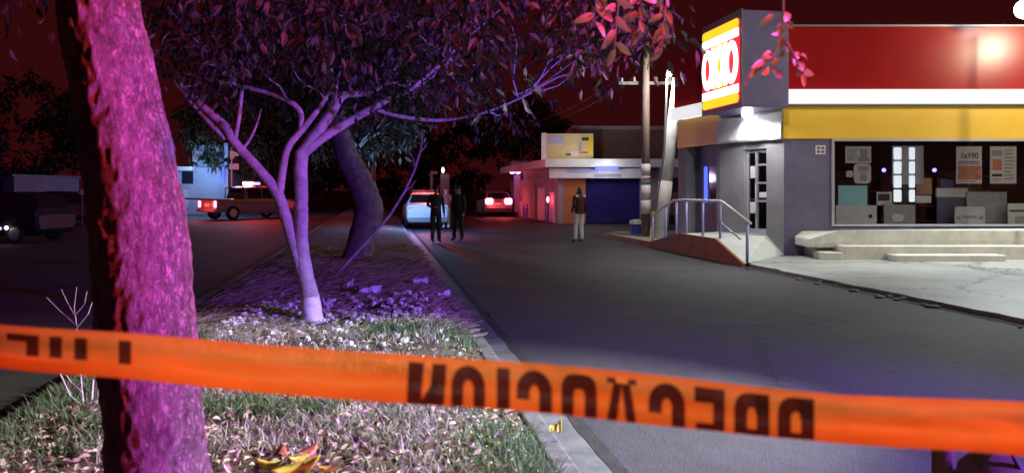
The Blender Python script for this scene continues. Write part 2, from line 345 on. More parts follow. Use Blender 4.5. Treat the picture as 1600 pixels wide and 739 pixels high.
# ------------------------------------------------------------------ the setting
def sheet(name, pts, m, kind='structure'):
    o = MB().poly(pts).build(name, m); o['kind'] = kind; return o
sheet('ground', [(-900, -60, -0.02), (900, -60, -0.02), (900, 1500, -0.02), (-900, 1500, -0.02)], M['asphalt_dark'])
VK = 1.07; VR = 7.6; VL = -2.4
sheet('road', [R(-12, VK + 0.34, -0.004), R(-12, VR + 0.3, -0.004), R(130, VR + 0.3, -0.004), R(130, VK + 0.34, -0.004)], M['asphalt'])
sheet('far_road', [R(-12, -10.5, -0.008), R(-12, VL - 0.16, -0.008), R(130, VL - 0.16, -0.008), R(130, -10.5, -0.008)], M['asphalt_dark'])
# concrete gutter beside the median kerb, then a broken dark seam where the asphalt starts
sheet('gutter', [R(-6, VK, 0.0), R(-6, VK + 0.25, 0.0), R(60, VK + 0.25, 0.0), R(60, VK, 0.0)], M['gutter'])
def ribbon(name, m, v0f, v1f, zf, u0, u1, du):
    mb = MB(); n = int((u1 - u0) / du)
    for k in range(n + 1):
        u = u0 + k * du; mb.v += [R(u, v0f(u), zf(u, 0)), R(u, v1f(u), zf(u, 1))]
    for k in range(n): mb.f.append((2 * k, 2 * k + 1, 2 * k + 3, 2 * k + 2))
    o = mb.build(name, m); o['kind'] = 'structure'; return o
nz = lambda x, s=0.0: noise.noise(Vector((x, s, 3.1)))
ribbon('asphalt_seam', M['seam'], lambda u: VK + 0.245 + 0.02 * nz(u * 2.3), lambda u: VK + 0.335 + 0.035 * nz(u * 1.7, 5), lambda u, s: 0.003, -6, 40, 0.12)
# median: soil bed between two kerbs
mb = MB(); nu, nv = 110, 26
def med_z(u, v):
    e = min(1, (v - VL) / 0.5, (VK - 0.12 - v) / 0.4); e = max(0, e)
    return 0.11 + e * (0.06 + 0.07 * noise.noise(Vector((u * 0.7, v * 0.7, 0))) + 0.03 * noise.noise(Vector((u * 2.6, v * 2.6, 4))))
for i in range(nu + 1):
    u = -3 + 63 * (i / nu) ** 1.7
    for j in range(nv + 1):
        v = VL + 0.13 + (VK - 0.15 - VL - 0.13) * j / nv; mb.v.append(R(u, v, med_z(u, v)))
for i in range(nu):
    for j in range(nv):
        a = i * (nv + 1) + j; mb.f.append((a, a + 1, a + nv + 2, a + nv + 1))
mb.build('median_soil', M['soil'], smooth=True, kind='structure')
def kerb_run(name, v0, v1, m, u0, u1, step, h=0.13):
    root = thing(name, '', '', R((u0 + u1) / 2, v0, 0)); del root['label'], root['category']; root['kind'] = 'structure'
    u = u0; k = 0
    while u < u1:
        e = min(u + step - 0.015, u1); j = 0.012 * nz(u * 3.1, 2)
        MB().hexa([R(u, v0 + j, -0.05), R(e, v0 + j, -0.05), R(e, v1 + j, -0.05), R(u, v1 + j, -0.05)],
                  [R(u, v0 + j, h + j * .5), R(e, v0 + j, h + j * .5), R(e, v1 + j - 0.02, h + j * .5), R(u, v1 + j - 0.02, h + j * .5)]).build('kerb_stone', m, root, bevel=0.018)
        u += step; k += 1
kerb_run('median_kerb', VK - 0.15, VK, M['kerb'], -4, 44, 1.2)
kerb_run('median_far_kerb', VL, VL + 0.14, M['kerb'], -4, 44, 2.4)
# forecourt of the shop with a broken front edge
mb = MB(); top = []
n = 60
for k in range(n + 1):
    u = -2 + 17.0 * k / n; j = 0.10 * nz(u * 1.1, 9) + 0.05 * nz(u * 4.3, 2); top.append(R(u, VR + 0.05 + j, 0.055))
far = [(5.9, 18.0, 0.055), (30, 18.0, 0.055), (30, -6, 0.055)]
mb.poly(top + far)
for a, b in zip(top, top[1:]):
    mb.quad(a, b, (b.x, b.y, -0.03), (a.x, a.y, -0.03))
fc = mb.build('forecourt', M['forecourt']); fc['kind'] = 'structure'
ribbon('road_edge_seam', M['seam'], lambda u: VR - 0.16 - 0.04 * nz(u * 1.3) - 0.05 * nz(u * 5, 8), lambda u: VR + 0.16, lambda u, s: 0.001, -2, 15.2, 0.1)
mb = MB()
for i in range(26):
    u = random.uniform(3, 14); v = VR - 0.05 + random.uniform(-0.22, 0.06); r = random.uniform(0.02, 0.06)
    c = R(u, v, 0.01); mb.ball(c, (r * 1.5, r, r * 0.5), 6, 4)
mb.build('edge_rubble', M['concrete'], kind='stuff')
# pavement on the street corner, with a yellow-painted kerb
pav = [R(20.8, VR + 0.12), R(25.6, VR + 0.12), R(26.3, VR + 0.8), R(26.3, VR + 4.5), R(22.5, VR + 4.5), (5.4, 20.3), (5.4, 20.2)]
o = MB().slab([R(19.0, VR + 0.12), R(25.6, VR + 0.12), R(26.3, VR + 0.8), R(26.3, VR + 3.4), R(19.0, VR + 1.2)], -0.02, 0.13).build('corner_pavement', M['concrete']); o['kind'] = 'structure'
yk = thing('corner_kerb', '', '', R(23, VR)); del yk['label'], yk['category']; yk['kind'] = 'structure'
edge = [(20.8, VR), (21.9, VR), (23.1, VR), (24.3, VR), (25.5, VR), (26.4, VR + 0.75), (26.45, VR + 2.0)]
for (a, b) in zip(edge, edge[1:]):
    A_ = R(*a); B_ = R(*b); MB().wall(A_, B_ - (B_ - A_) * 0.012, -0.03, 0.14, 0.0, 0.119).build('kerb_stone', M['yellow_kerb'], yk, bevel=0.015)

# ------------------------------------------------------------------ the shop
A = Vector((6.48, 18.3, 0)); B = Vector((5.47, 20.2, 0)); C = Vector((4.87, 22.5, 0)); D = Vector((17.5, 18.3, 0)); G = Vector((17.5, 25.5, 0))
shop = thing('convenience_store', 'corner convenience shop with red, white and yellow fascia and dark display window', 'shop', (9, 20, 0))
def at(a, b, t): return a + (b - a) * t
def pn(a, b, off):
    d = (b - a).normalized(); return Vector((-d.y, d.x, 0)) * off
WX0 = 7.67
# lower walls (each storefront plane a wall of its own)
MB().box(A.x, WX0 - 0.06, 18.3, 18.5, -0.02, 2.82).build('front_wall', M['wall_purple'], shop)
MB().box(WX0 - 0.06, 17.5, 18.301, 18.5, -0.02, 0.72).build('front_wall', M['wall_purple'], shop)
MB().box(WX0 - 0.06, 17.5, 18.35, 18.5, 2.80, 2.88).build('lintel', M['wall_purple'], shop)
MB().swall(at(A, B, 0.0), at(A, B, 0.255), -0.02, 2.82, -0.2, 0).build('entrance_wall', M['wall_grey'], shop)
MB().swall(at(A, B, 0.60), at(A, B, 1.0), -0.02, 2.82, -0.2, 0).build('entrance_wall', M['wall_grey'], shop)
MB().swall(at(A, B, 0.255), at(A, B, 0.60), 2.62, 2.82, -0.2, -0.01).build('lintel', M['wall_grey'], shop)
MB().swall(B, at(B, C, 0.08), -0.02, 2.82, -0.2, 0).build('side_wall', M['wall_grey'], shop)
MB().swall(at(B, C, 0.80), C, -0.02, 2.82, -0.3, 0).build('side_wall', M['wall_grey'], shop)
MB().swall(at(B, C, 0.08), at(B, C, 0.80), -0.02, 2.82, -0.42, -0.3).build('side_recess', M['wall_purple'], shop)
MB().swall(at(B, C, 0.50), at(B, C, 0.56), 1.25, 2.25, -0.3, -0.26).build('side_tube_light', M['lamp_blue_dim'], shop)
MB().swall(at(B, C, 0.20), at(B, C, 0.44), 1.2, 2.3, -0.3, -0.28).build('side_pane', M['car_glass'], shop)
MB().swall(C, G, -0.02, 5.40, -0.2, 0).build('back_wall', M['wall_grey'], shop)
MB().slab([A + Vector((0, .1, 0)), D + Vector((0, .1, 0)), G, C + Vector((.15, 0, 0)), B + Vector((.15, 0, 0))], 5.30, 5.40).build('roof', M['wall_grey'], shop)
# fascia: yellow, white, red on the front and side
segs = [(B, C, 0.0, 1.0), ]
MB().box(A.x - 0.02, 17.5, 18.27, 18.349, 2.82, 3.60).build('yellow_fascia', M['yellow_panel'], shop)
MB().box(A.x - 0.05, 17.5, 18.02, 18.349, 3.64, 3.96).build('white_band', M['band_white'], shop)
MB().box(A.x - 0.05, 17.5, 18.20, 18.349, 3.604, 3.638).build('fascia_trim', M['metal_grey'], shop)
nred = 1
for k in range(nred):
    x0 = A.x + (17.5 - A.x) * k / nred; x1 = A.x + (17.5 - A.x) * (k + 1) / nred - 0.012
    MB().box(x0, x1, 18.12, 18.349, 3.964, 5.44).build('red_fascia', M['red_panel'], shop)
MB().box(A.x, 17.5, 18.09, 18.352, 5.444, 5.49).build('parapet_cap', M['metal_grey'], shop)
MB().swall(B, C, 2.82, 3.60, -0.1, 0.03).build('yellow_fascia', M['yellow_panel'], shop)
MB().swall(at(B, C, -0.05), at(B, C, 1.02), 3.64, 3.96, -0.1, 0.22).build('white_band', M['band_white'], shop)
MB().swall(at(B, C, -0.05), at(B, C, 1.01), 3.964, 5.44, -0.1, 0.12).build('red_fascia', M['red_panel'], shop)
MB().swall(A, B, 2.822, 5.30, -0.2, -0.02).build('corner_fascia', M['wall_grey'], shop)
# glass entrance door
da = at(A, B, 0.26); db = at(A, B, 0.595)
door = MB()
for t0, t1 in ((0.0, 0.09), (0.50, 0.60), (0.91, 1.0)):
    door.swall(at(da, db, t0), at(da, db, t1), 0.52, 2.61, -0.14, -0.08)
door.swall(at(da, db, .09), at(da, db, .5), 0.52, 0.64, -0.139, -0.081); door.swall(at(da, db, .6), at(da, db, .91), 0.52, 0.64, -0.139, -0.081)
door.swall(at(da, db, .09), at(da, db, .5), 2.53, 2.61, -0.139, -0.081); door.swall(at(da, db, .6), at(da, db, .91), 2.53, 2.61, -0.139, -0.081)
for z in (1.30, 1.75, 2.2):
    door.swall(at(da, db, .09), at(da, db, .5), z, z + 0.05, -0.13, -0.09)
door = door.build('door', M['alu'], shop)
MB().swall(at(da, db, .09), at(da, db, .91), 0.64, 2.53, -0.115, -0.108).build('pane', M['glass'], door)
MB().tube([at(da, db, .46) + pn(A, B, 0.0) + Vector((0, 0, 1.1)), at(da, db, .46) + pn(A, B, 0.0) + Vector((0, 0, 1.75))], 0.018, 6).build('handle', M['alu'], door)
MB().swall(at(da, db, .12), at(da, db, .45), 1.42, 1.55, -0.107, -0.104).build('sticker', M['poster_white'], door)
MB().swall(at(da, db, .64), at(da, db, .86), 1.9, 2.2, -0.107, -0.104).build('sticker', M['poster_white'], door)
MB().swall(at(da, db, .63), at(da, db, .87), 1.02, 1.3, -0.107, -0.104).build('sticker', M['poster_white'], door)
# display window
win = MB().box(WX0 - 0.06, WX0, 18.26, 18.36, 0.74, 2.82)
win.box(WX0, 17.5, 18.261, 18.359, 0.74, 0.79).box(WX0, 17.5, 18.261, 18.359, 2.76, 2.819)
for x in (15.0,): win.box(x, x + 0.05, 18.262, 18.358, 0.79, 2.76)
win = win.build('window_frame', M['alu'], shop)
for x0, x1 in ((WX0, 15.0),): MB().box(x0, x1, 18.30, 18.308, 0.79, 2.76).build('pane', M['glass'], win)
MB().box(WX0 - 0.5, 17.4, 21.2, 21.3, 0.0, 2.9).build('inner_wall', M['interior'], shop)
MB().box(WX0 - 0.6, 17.4, 18.52, 21.2, 0.40, 0.50).build('inner_floor', M['interior'], shop)
MB().box(WX0 - 0.6, 17.4, 18.52, 21.2, 2.86, 2.95).build('inner_ceiling', M['interior'], shop)
MB().box(WX0 - 0.62, WX0 - 0.5, 18.52, 21.2, 0.5, 2.86).build('inner_wall', M['interior'], shop)
for x in (8.4, 9.9, 11.4):
    s = MB()
    for z in (0.75, 1.15, 1.55, 1.95): s.box(x, x + 1.2, 20.2, 20.6, z, z + 0.04)
    s.box(x + 0.0, x + 1.2, 20.6, 20.64, 0.5, 2.1); s.build('shelf_unit', M['shelf'], shop)
MB().box(A.x + 0.75, A.x + 0.98, 18.285, 18.299, 2.45, 2.66).build('meter_box', M['poster_white'], shop)
mbx = MB()
for i in range(2):
    for j in range(2): mbx.box(A.x + 0.78 + i * 0.1, A.x + 0.85 + i * 0.1, 18.278, 18.284, 2.48 + j * 0.09, 2.54 + j * 0.09)
mbx.build('meter_window', M['wall_purple'], shop)
# white ledge under the window, concrete benches and steps
lx = 7.0
MB().hexa([(6.72, 17.35, 0.30), (7.42, 17.35, 0.44), (17.5, 17.35, 0.44), (17.5, 18.27, 0.44), (6.9, 18.27, 0.44), (6.72, 18.27, 0.30)],
          [(6.72, 17.35, 0.50), (7.42, 17.35, 0.68), (17.5, 17.35, 0.68), (17.5, 18.27, 0.72), (6.9, 18.27, 0.64), (6.72, 18.27, 0.50)]).build('window_ledge', M['ledge'], shop, bevel=0.02)
MB().box(6.95, 17.5, 17.55, 18.27, -0.02, 0.43).build('ledge_base', M['concrete'], shop)
MB().box(7.32, 17.5, 17.05, 17.54, 0.02, 0.36).build('step', M['ledge'], shop, bevel=0.02)
MB().box(6.88, 7.31, 16.95, 17.54, 0.02, 0.22).build('step', M['ledge'], shop, bevel=0.02)
MB().box(8.30, 10.70, 16.62, 17.04, 0.02, 0.19).build('step', M['ledge'], shop, bevel=0.02)
# roof-corner sign box with a backlit sign on the street side
K = Vector((5.25, 17.5, 0)); BW, BL = 1.15, 2.13
box = MB().slab([K, K + RN * BW, K + RN * BW + RD * BL, K + RD * BL], 3.50, 5.71).build('sign_box', M['box_purple'], shop, bevel=0.02)
MB().slab([K - RN * 0.03 - RD * 0.03, K - RN * 0.03 + RD * (BL + .02), K - RN * 0.002 + RD * (BL + .02), K - RN * 0.002 - RD * 0.03], 3.48, 5.73).build('sign_frame', M['sign_frame'], box)
def sface(pts, d0, d1, name, m):  # outline in sign coordinates: s 0..1 from far to near end, z 0..1 from bottom to top
    q = []
    for s, z in pts:
        w = K + RD * (2.04 - 1.98 * s); q.append(Vector((w.x, w.y, 3.60 + 1.95 * z)))
    return MB().hexa([p - RN * d0 for p in q], [p - RN * d1 for p in q]).build(name, m, box)
def rrect(x0, x1, y0, y1, r=0.0, n=4):
    if r == 0: return [(x0, y0), (x1, y0), (x1, y1), (x0, y1)]
    out = []
    for cx, cy, a0 in ((x1 - r, y0 + r, -PI / 2), (x1 - r, y1 - r, 0), (x0 + r, y1 - r, PI / 2), (x0 + r, y0 + r, PI)):
        for k in range(n + 1):
            a = a0 + PI / 2 * k / n; out.append((cx + r * math.cos(a), cy + r * math.sin(a)))
    return out
sface(rrect(0, 1, 0, 1, 0.06), 0.032, 0.06, 'sign_panel', M['sign_red'])
sface(rrect(0.0, 1.0, 0.885, 0.995, 0.05), 0.062, 0.07, 'sign_bar', M['sign_yellow'])
sface(rrect(0.0, 1.0, 0.005, 0.115, 0.05), 0.062, 0.07, 'sign_bar', M['sign_yellow'])
sface(rrect(0.0, 1.0, 0.78, 0.88), 0.062, 0.07, 'sign_bar', M['sign_white'])
sface(rrect(0.0, 1.0, 0.12, 0.22), 0.062, 0.07, 'sign_bar', M['sign_white'])
sface(rrect(0.32, 0.70, 0.235, 0.775), 0.0625, 0.066, 'sign_field', M['sign_yellow'])
def ring(cx, cy, rx, ry, ix, iy, name):
    n = 28; q = []
    mbr = MB()
    def w(s, z, d):
        p = K + RD * (2.04 - 1.98 * s) - RN * d; return Vector((p.x, p.y, 3.60 + 1.95 * z))
    for k in range(n):
        a0 = 2 * PI * k / n; a1 = 2 * PI * (k + 1) / n
        o0 = (cx + rx * math.cos(a0), cy + ry * math.sin(a0)); o1 = (cx + rx * math.cos(a1), cy + ry * math.sin(a1))
        i0 = (cx + ix * math.cos(a0), cy + iy * math.sin(a0)); i1 = (cx + ix * math.cos(a1), cy + iy * math.sin(a1))
        mbr.quad(w(*o0, 0.08), w(*o1, 0.08), w(*i1, 0.08), w(*i0, 0.08)); mbr.quad(w(*o0, 0.062), w(*o1, 0.062), w(*o1, 0.08), w(*o0, 0.08))
    return mbr.build(name, M['sign_white'], box)
ring(0.165, 0.50, 0.165, 0.26, 0.062, 0.145, 'letter'); ring(0.825, 0.50, 0.165, 0.26, 0.062, 0.145, 'letter')
for x0 in (0.27, 0.47):
    sface([(x0, 0.25), (x0 + 0.085, 0.25), (x0 + 0.245, 0.76), (x0 + 0.16, 0.76)], 0.067, 0.078, 'letter', M['sign_white'])
    sface([(x0 + 0.16, 0.25), (x0 + 0.245, 0.25), (x0 + 0.085, 0.76), (x0, 0.76)], 0.0675, 0.0785, 'letter', M['sign_white'])
for k, (a, b) in enumerate(((0.35, 0.45), (0.6, 0.95), (0.85, 1.45))):
    c = K + RN * a + RD * b; c.z = 3.47
    fit = MB().tube([c + Vector((0, 0, 0.03)), c - Vector((0, 0, 0.05))], [0.09, 0.13], 12).build('downlight', M['lamp_white'], shop)
    lamp('downlight_lamp', 'SPOT', (c.x, c.y, 3.38), 95, (1, 0.99, 0.97), 0.06, target=(c.x + 0.25, c.y - 0.1, 0), cone=150, blend=0.4)
# banner hung under the sign box
bn = MB(); nx, nzv = 30, 8
for j in range(nzv + 1):
    for i in range(nx + 1):
        t = i / nx; p = at(A, B, t * 1.02 - 0.01) + pn(A, B, 0.10 + 0.022 * math.sin(t * 19 + j * 0.7) + 0.02 * nz(t * 9, j * 0.6))
        p.z = 2.80 + 0.66 * j / nzv - 0.03 * math.sin(t * PI) * (j / nzv); bn.v.append(p)
for j in range(nzv):
    for i in range(nx): a = j * (nx + 1) + i; bn.f.append((a, a + 1, a + nx + 2, a + nx + 1))
o = bn.build('banner', M['white_paint'], smooth=True); tag(o, 'wrinkled white cloth banner hung under the lit sign over the shop door', 'banner')
sol = o.modifiers.new('thickness', 'SOLIDIFY'); sol.thickness = 0.004

# things in and on the shop window
def px_x(px, Y): return (px - 800) / F * Y
def px_z(py, Y): return CAMZ + (297 - py) / F * Y
def flat(name, m, px0, px1, py0, py1, Y, t=0.012, parent=None, r=0.0):
    pts = rrect(px_x(px0, Y), px_x(px1, Y), px_z(py1, Y), px_z(py0, Y), r)
    return MB().hexa([(x, Y, z) for x, z in pts], [(x, Y + t, z) for x, z in pts]).build(name, m, parent)
def text(name, s, m, x, z, Y, size, parent=None, depth=0.004, sx=1.0):
    cu = bpy.data.curves.new('txt', 'FONT'); cu.body = s; cu.size = size; cu.offset = size * 0.018; cu.extrude = 0
    to = bpy.data.objects.new('txt', cu); COL.objects.link(to); dg = bpy.context.evaluated_depsgraph_get()
    me = to.evaluated_get(dg).to_mesh(); mbt = MB()
    mbt.v = [Vector((x + v.co.x * sx, Y, z + v.co.y)) for v in me.vertices]; mbt.f = [tuple(p.vertices) for p in me.polygons]
    to.evaluated_get(dg).to_mesh_clear(); bpy.data.objects.remove(to); bpy.data.curves.remove(cu)
    return mbt.build(name, m, parent)
YW = 18.25
def poster(label, px0, px1, py0, py1, m, Y=18.33, cat='poster'):
    t = thing('poster', label, cat, (px_x((px0 + px1) / 2, Y), Y, px_z(py1, Y)))
    flat('sheet', m, px0, px1, py0, py1, Y, 0.01, t); return t
YP = 18.34
t = poster('poster with a dark building shape and a round face, beside the window frame', 1321, 1361, 229, 255, M['poster_white'], YP)
flat('print', M['poster_grey'], 1344, 1355, 233, 247, YP - 0.004, 0.003, t); flat('print', M['poster_grey'], 1340, 1359, 247, 253, YP - 0.0045, 0.003, t)
t = thing('poster', 'rounded promotional poster under the one with the building shape', 'poster', (px_x(1347, YP), YP, px_z(287, YP)))
flat('sheet', M['poster_white'], 1334, 1361, 256, 287, YP, 0.01, t, r=0.1); flat('print', M['poster_grey'], 1340, 1357, 260, 266, YP - 0.004, 0.003, t)
flat('print', M['poster_grey'], 1343, 1355, 272, 283, YP - 0.004, 0.003, t, r=0.08); flat('tab', M['poster_white'], 1322, 1333, 267, 277, YP, 0.01, t, r=0.05)
t = poster('offer poster with large price figures over a food picture', 1494, 1534, 229, 287, M['poster_white'], YP)
text('lettering', '1x$90', M['poster_dark'], px_x(1500, YP), px_z(248, YP), YP - 0.005, 0.20, t, sx=0.86); flat('print', M['poster_red'], 1497, 1533, 259, 281, YP - 0.004, 0.003, t)
t = poster('tall pale poster with red block near the yellow pole', 1547, 1588, 229, 287, M['poster_white'], YP)
flat('print', M['poster_red'], 1551, 1565, 249, 266, YP - 0.004, 0.003, t); flat('print', M['poster_grey'], 1550, 1566, 235, 244, YP - 0.004, 0.003, t); flat('print', M['poster_dark'], 1550, 1566, 272, 276, YP - 0.004, 0.003, t)
def lines(t, m, px0, px1, py0, n, step, Y):
    for k in range(n): flat('print_line', m, px0, px1 - (px1 - px0) * random.choice((0, .15, .35)), py0 + k * step, py0 + k * step + step * .45, Y, .003, t)
tops = [o for o in COL.objects if o.name.startswith('poster') and o.parent is None]
lines(tops[0], M['poster_grey'], 1324, 1340, 233, 5, 4, YP - .004); lines(tops[1], M['poster_red'], 1342, 1356, 267, 2, 2.4, YP - .0042)
lines(tops[2], M['poster_dark'], 1497, 1530, 252, 2, 3, YP - .004); lines(tops[2], M['card_brown'], 1503, 1526, 262, 4, 4, YP - .009); lines(tops[2], M['poster_grey'], 1497, 1530, 282.5, 1, 4, YP - .004)
lines(tops[3], M['poster_grey'], 1569, 1585, 234, 9, 5.5, YP - .004); lines(tops[3], M['poster_red'], 1550, 1566, 279, 2, 3, YP - .004)
# backlit menu: two columns of four lit squares on a grey board
Yb = 18.42
t = thing('menu_board', 'backlit board with two columns of four glowing squares behind the shop glass', 'lit board', (px_x(1420, Yb), Yb, px_z(318, Yb)))
flat('backing', M['poster_grey'], 1394, 1443, 228, 288, Yb + 0.02, 0.02, t); flat('backing', M['metal_dark'], 1394, 1431, 288, 318, Yb + 0.02, 0.02, t)
for i in range(4):
    for (a, b) in ((1396.5, 1408.5), (1420.5, 1429.5)): flat('lit_square', M['lit_panel'], a, b, 230.5 + i * 22, 249.5 + i * 22, Yb, 0.012, t, r=0.03)
def board(label, px0, px1, py0, py1, m, Y, cat='sign board', r=0.0, name='counter_board'):
    t = thing(name, label, cat, (px_x((px0 + px1) / 2, Y), Y, px_z(py1, Y))); flat('panel', m, px0, px1, py0, py1, Y, 0.03, t, r=r); return t
t = board('cyan panel standing in the left end of the shop window', 1310, 1355, 290, 324, M['poster_cyan'], 18.36)
t = board('white board with a small round mark below the cyan panel', 1306, 1370, 321, 352, M['poster_white'], 18.33)
flat('mark', M['poster_dark'], 1357, 1363, 335, 341, 18.326, 0.003, t, r=0.03)
t = board('grey board with a pale oval in the window under the lit squares', 1381, 1430, 320, 350, M['poster_grey'], 18.35)
flat('print', M['poster_white'], 1394, 1412, 334, 346, 18.345, 0.003, t, r=0.08)
t = board('small white notice beside the lit squares behind the glass', 1370, 1396, 300, 321, M['poster_white'], 18.45)
flat('print', M['poster_dark'], 1372, 1390, 303, 314, 18.444, 0.004, t)
board('brown cardboard box stacked right of the lit squares', 1432, 1456, 278, 304, M['card_brown'], 18.46, 'box', name='cardboard_box')
board('pale flat carton beneath the brown cardboard box', 1429, 1455, 306, 317, M['poster_white'], 18.47, 'box', name='carton')
t = board('rounded white sign leaning inside the window with dark lettering bar', 1492, 1539, 323, 353, M['poster_white'], 18.33, r=0.06)
flat('print', M['poster_grey'], 1504, 1526, 337, 341, 18.325, 0.003, t); flat('print', M['poster_grey'], 1495, 1501, 338, 343, 18.325, 0.003, t); flat('print', M['poster_grey'], 1530, 1536, 338, 343, 18.325, 0.003, t)
board('large grey chest cooler behind the rounded white sign', 1510, 1573, 300, 353, M['poster_grey'], 18.55, 'cooler', name='chest_cooler')
t = board('purple drinks stand with white top behind the shop glass', 1464, 1510, 308, 353, M['wall_purple'], 18.6, 'drinks stand', name='drinks_stand')
flat('top', M['poster_white'], 1463, 1512, 294, 308, 18.59, 0.05, t); flat('header', M['box_purple'], 1470, 1490, 280, 294, 18.61, 0.03, t)
t = board('white notice with grey picture at the right end of window', 1575, 1612, 318, 353, M['poster_white'], 18.33)
flat('print', M['poster_grey'], 1586, 1608, 338, 350, 18.326, 0.003, t); flat('print', M['poster_dark'], 1577, 1600, 328, 331, 18.326, 0.003, t)
for i, px in enumerate((1381, 1460)):
    p = P(px, 266, 18.9)
    o = MB().ball(p, 0.05, 8, 6).build('status_lamp', M['lamp_blue']); tag(o, 'tiny violet lamp glowing inside the shop ' + ('left of the lit squares' if i == 0 else 'right of the lit squares'), 'lamp', 'violet lamps in the shop')
# floodlight on a pole in front of the fascia
fl = thing('floodlight', 'glaring white floodlight on a grey pole with yellow foot before the shop', 'floodlight', (11.75, 17.5 - 0.62, 0))
bx, by = 11.72, 16.92
MB().tube([(bx, by, 0.05), (bx, by, 5.5)], [0.04, 0.03], 10).build('pole', M['metal_grey'], fl, smooth=True)
MB().tube([(bx, by, 0.03), (bx, by, 0.62)], [0.09, 0.085], 10).build('pole_foot', M['yellow_paint'], fl)
MB().box(11.55, 11.72, 17.0, 17.22, 5.52, 5.72).build('housing', M['metal_grey'], fl, bevel=0.02)
MB().tube([(bx, by, 5.45), (11.6, 17.25, 5.62)], 0.03, 6).build('bracket', M['metal_grey'], fl)
MB().ball((11.42, 17.10, 5.62), (0.21, 0.21, 0.21), 16, 10).build('lens', M['lamp_flood'], fl, smooth=True)

# ------------------------------------------------------------------ access ramp and rail
ramp = thing('access_ramp', 'concrete access ramp with rust-brown painted side and steel handrail by the shop door', 'ramp', R(17, VR + 0.4))
zl = 0.50
e0 = R(15.0, VR - 0.02); e1 = R(16.34, VR - 0.02); e2 = R(18.37, VR - 0.02); e3 = R(20.7, VR - 0.02)
dl = at(A, B, 0.25) + pn(A, B, 0.0); dr = at(A, B, 1.0); 
V3 = lambda p, z: Vector((p.x, p.y, z))
top = MB()
w0 = V3(A, 0.06); w1 = V3(at(A, B, 0.25), zl); w2 = V3(at(B, C, 0.02), zl); w3 = V3(at(B, C, 1.0), 0.13)
top.quad(V3(e0, 0.06), w0, w1, V3(e1, zl)); top.quad(V3(e1, zl), w1, w2, V3(e2, zl)); top.quad(V3(e2, zl), w2, w3, V3(e3, 0.13))
top.build('ramp_surface', M['ramp_top'], ramp)
MB().hexa([V3(e0, -0.02), V3(e1, -0.02), V3(e2, -0.02), V3(e3, -0.02)], [V3(e0, 0.055), V3(e1, zl - .004), V3(e2, zl - .004), V3(e3, 0.125)])
sd = MB(); n_ = -RN
lo = [V3(e0, -0.02), V3(e1, -0.02), V3(e2, -0.02), V3(e3, -0.02)]; hi = [V3(e0, 0.066), V3(e1, zl + .006), V3(e2, zl + .006), V3(e3, 0.136)]
for k in range(3):
    sd.hexa([lo[k], lo[k + 1], hi[k + 1], hi[k]], [lo[k] - RN * 0.06, lo[k + 1] - RN * 0.06, hi[k + 1] - RN * 0.06, hi[k] - RN * 0.06])
sd.build('ramp_side', M['ramp_side'], ramp)
MB().wall(at(A, B, 0.24), at(A, B, 0.62), zl + 0.004, zl + 0.018, -0.2, 0.3).build('threshold', M['concrete'], ramp)
def rp(u, z): return R(u, VR + 0.08, z)
rail = MB().tube([rp(20.9, 0.55), rp(20.75, 0.86), rp(19.9, 1.15), rp(19.2, 1.32), rp(18.5, 1.345), rp(16.4, 1.345), rp(16.25, 1.32), rp(14.95, 0.90)], 0.032, 8)
rail.build('handrail', M['white_paint'], ramp, smooth=True)
rail2 = MB().tube([rp(16.4, 0.86), rp(15.4, 0.55)], 0.022, 6).build('handrail', M['alu'], ramp, smooth=True)
for u, z0, z1 in ((20.75, 0.12, 0.86), (19.75, 0.28, 1.2), (19.0, 0.4, 1.33), (18.35, 0.5, 1.34), (17.35, 0.5, 1.34), (16.4, 0.5, 1.34), (15.1, 0.06, 0.94)):
    MB().tube([rp(u, z0), rp(u, z1)], 0.032, 8).build('rail_post', M['rail_paint'], ramp, smooth=True)
MB().wall(at(B, C, 0.3), at(B, C, 0.5), zl, zl + 0.30, 0.1, 0.32)

# ------------------------------------------------------------------ utility poles, corner things
p1 = Vector((4.23, 24.3, 0.12))
up = thing('utility_pole', 'dark wooden utility pole with crossarm and paper notices wrapped round it', 'utility pole', p1)
MB().tube([p1, (4.23, 24.3, 7.2)], [0.14, 0.11], 12).build('shaft', M['pole_wood'], up, smooth=True)
MB().box(3.4, 5.15, 24.45, 24.53, 4.95, 5.05).build('crossarm', M['bark_dark'], up)
for x in (3.5, 3.9, 4.6, 5.05): MB().tube([(x, 24.49, 5.05), (x, 24.49, 5.2)], [0.05, 0.035], 8).build('insulator', M['metal_grey'], up)
for i, (z0, z1, m) in enumerate(((2.05, 2.42, 'poster_white'), (1.78, 2.04, 'billboard_blue'), (1.30, 1.76, 'poster_white'), (0.85, 1.28, 'poster_white'), (1.93, 2.0, 'poster_red'))):
    r = 0.148 + 0.003 * i
    o = MB().tube([(4.23 + 0.004 * i, 24.3, z0), (4.23, 24.3, z1)], r, 14).build('paper_notice', M[m], up, smooth=True)
lp = thing('leaning_pole', 'pale concrete pole leaning toward the shop with pasted papers', 'utility pole', P(1030, 370, 23.5) * 1.0)
q0 = Vector((4.50, 23.5, 0.11)); q1 = Vector((5.07, 23.5, 5.0))
MB().tube([q0, at(q0, q1, 0.5), q1], [0.22, 0.19, 0.15], 12).build('shaft', M['pole_concrete'], lp, smooth=True)
MB().tube([q0 + Vector((-0.22, -0.05, 0)), at(q0, q1, 0.55) + Vector((-0.17, -0.1, 0)), Vector((4.72, 23.4, 4.9)), Vector((4.74, 23.4, 5.25))], 0.035, 8).build('conduit', M['metal_grey'], lp, smooth=True)
MB().tube([at(q0, q1, 0.08), at(q0, q1, 0.36)], [0.225, 0.212], 12).build('paper_notice', M['poster_white'], lp, smooth=True)
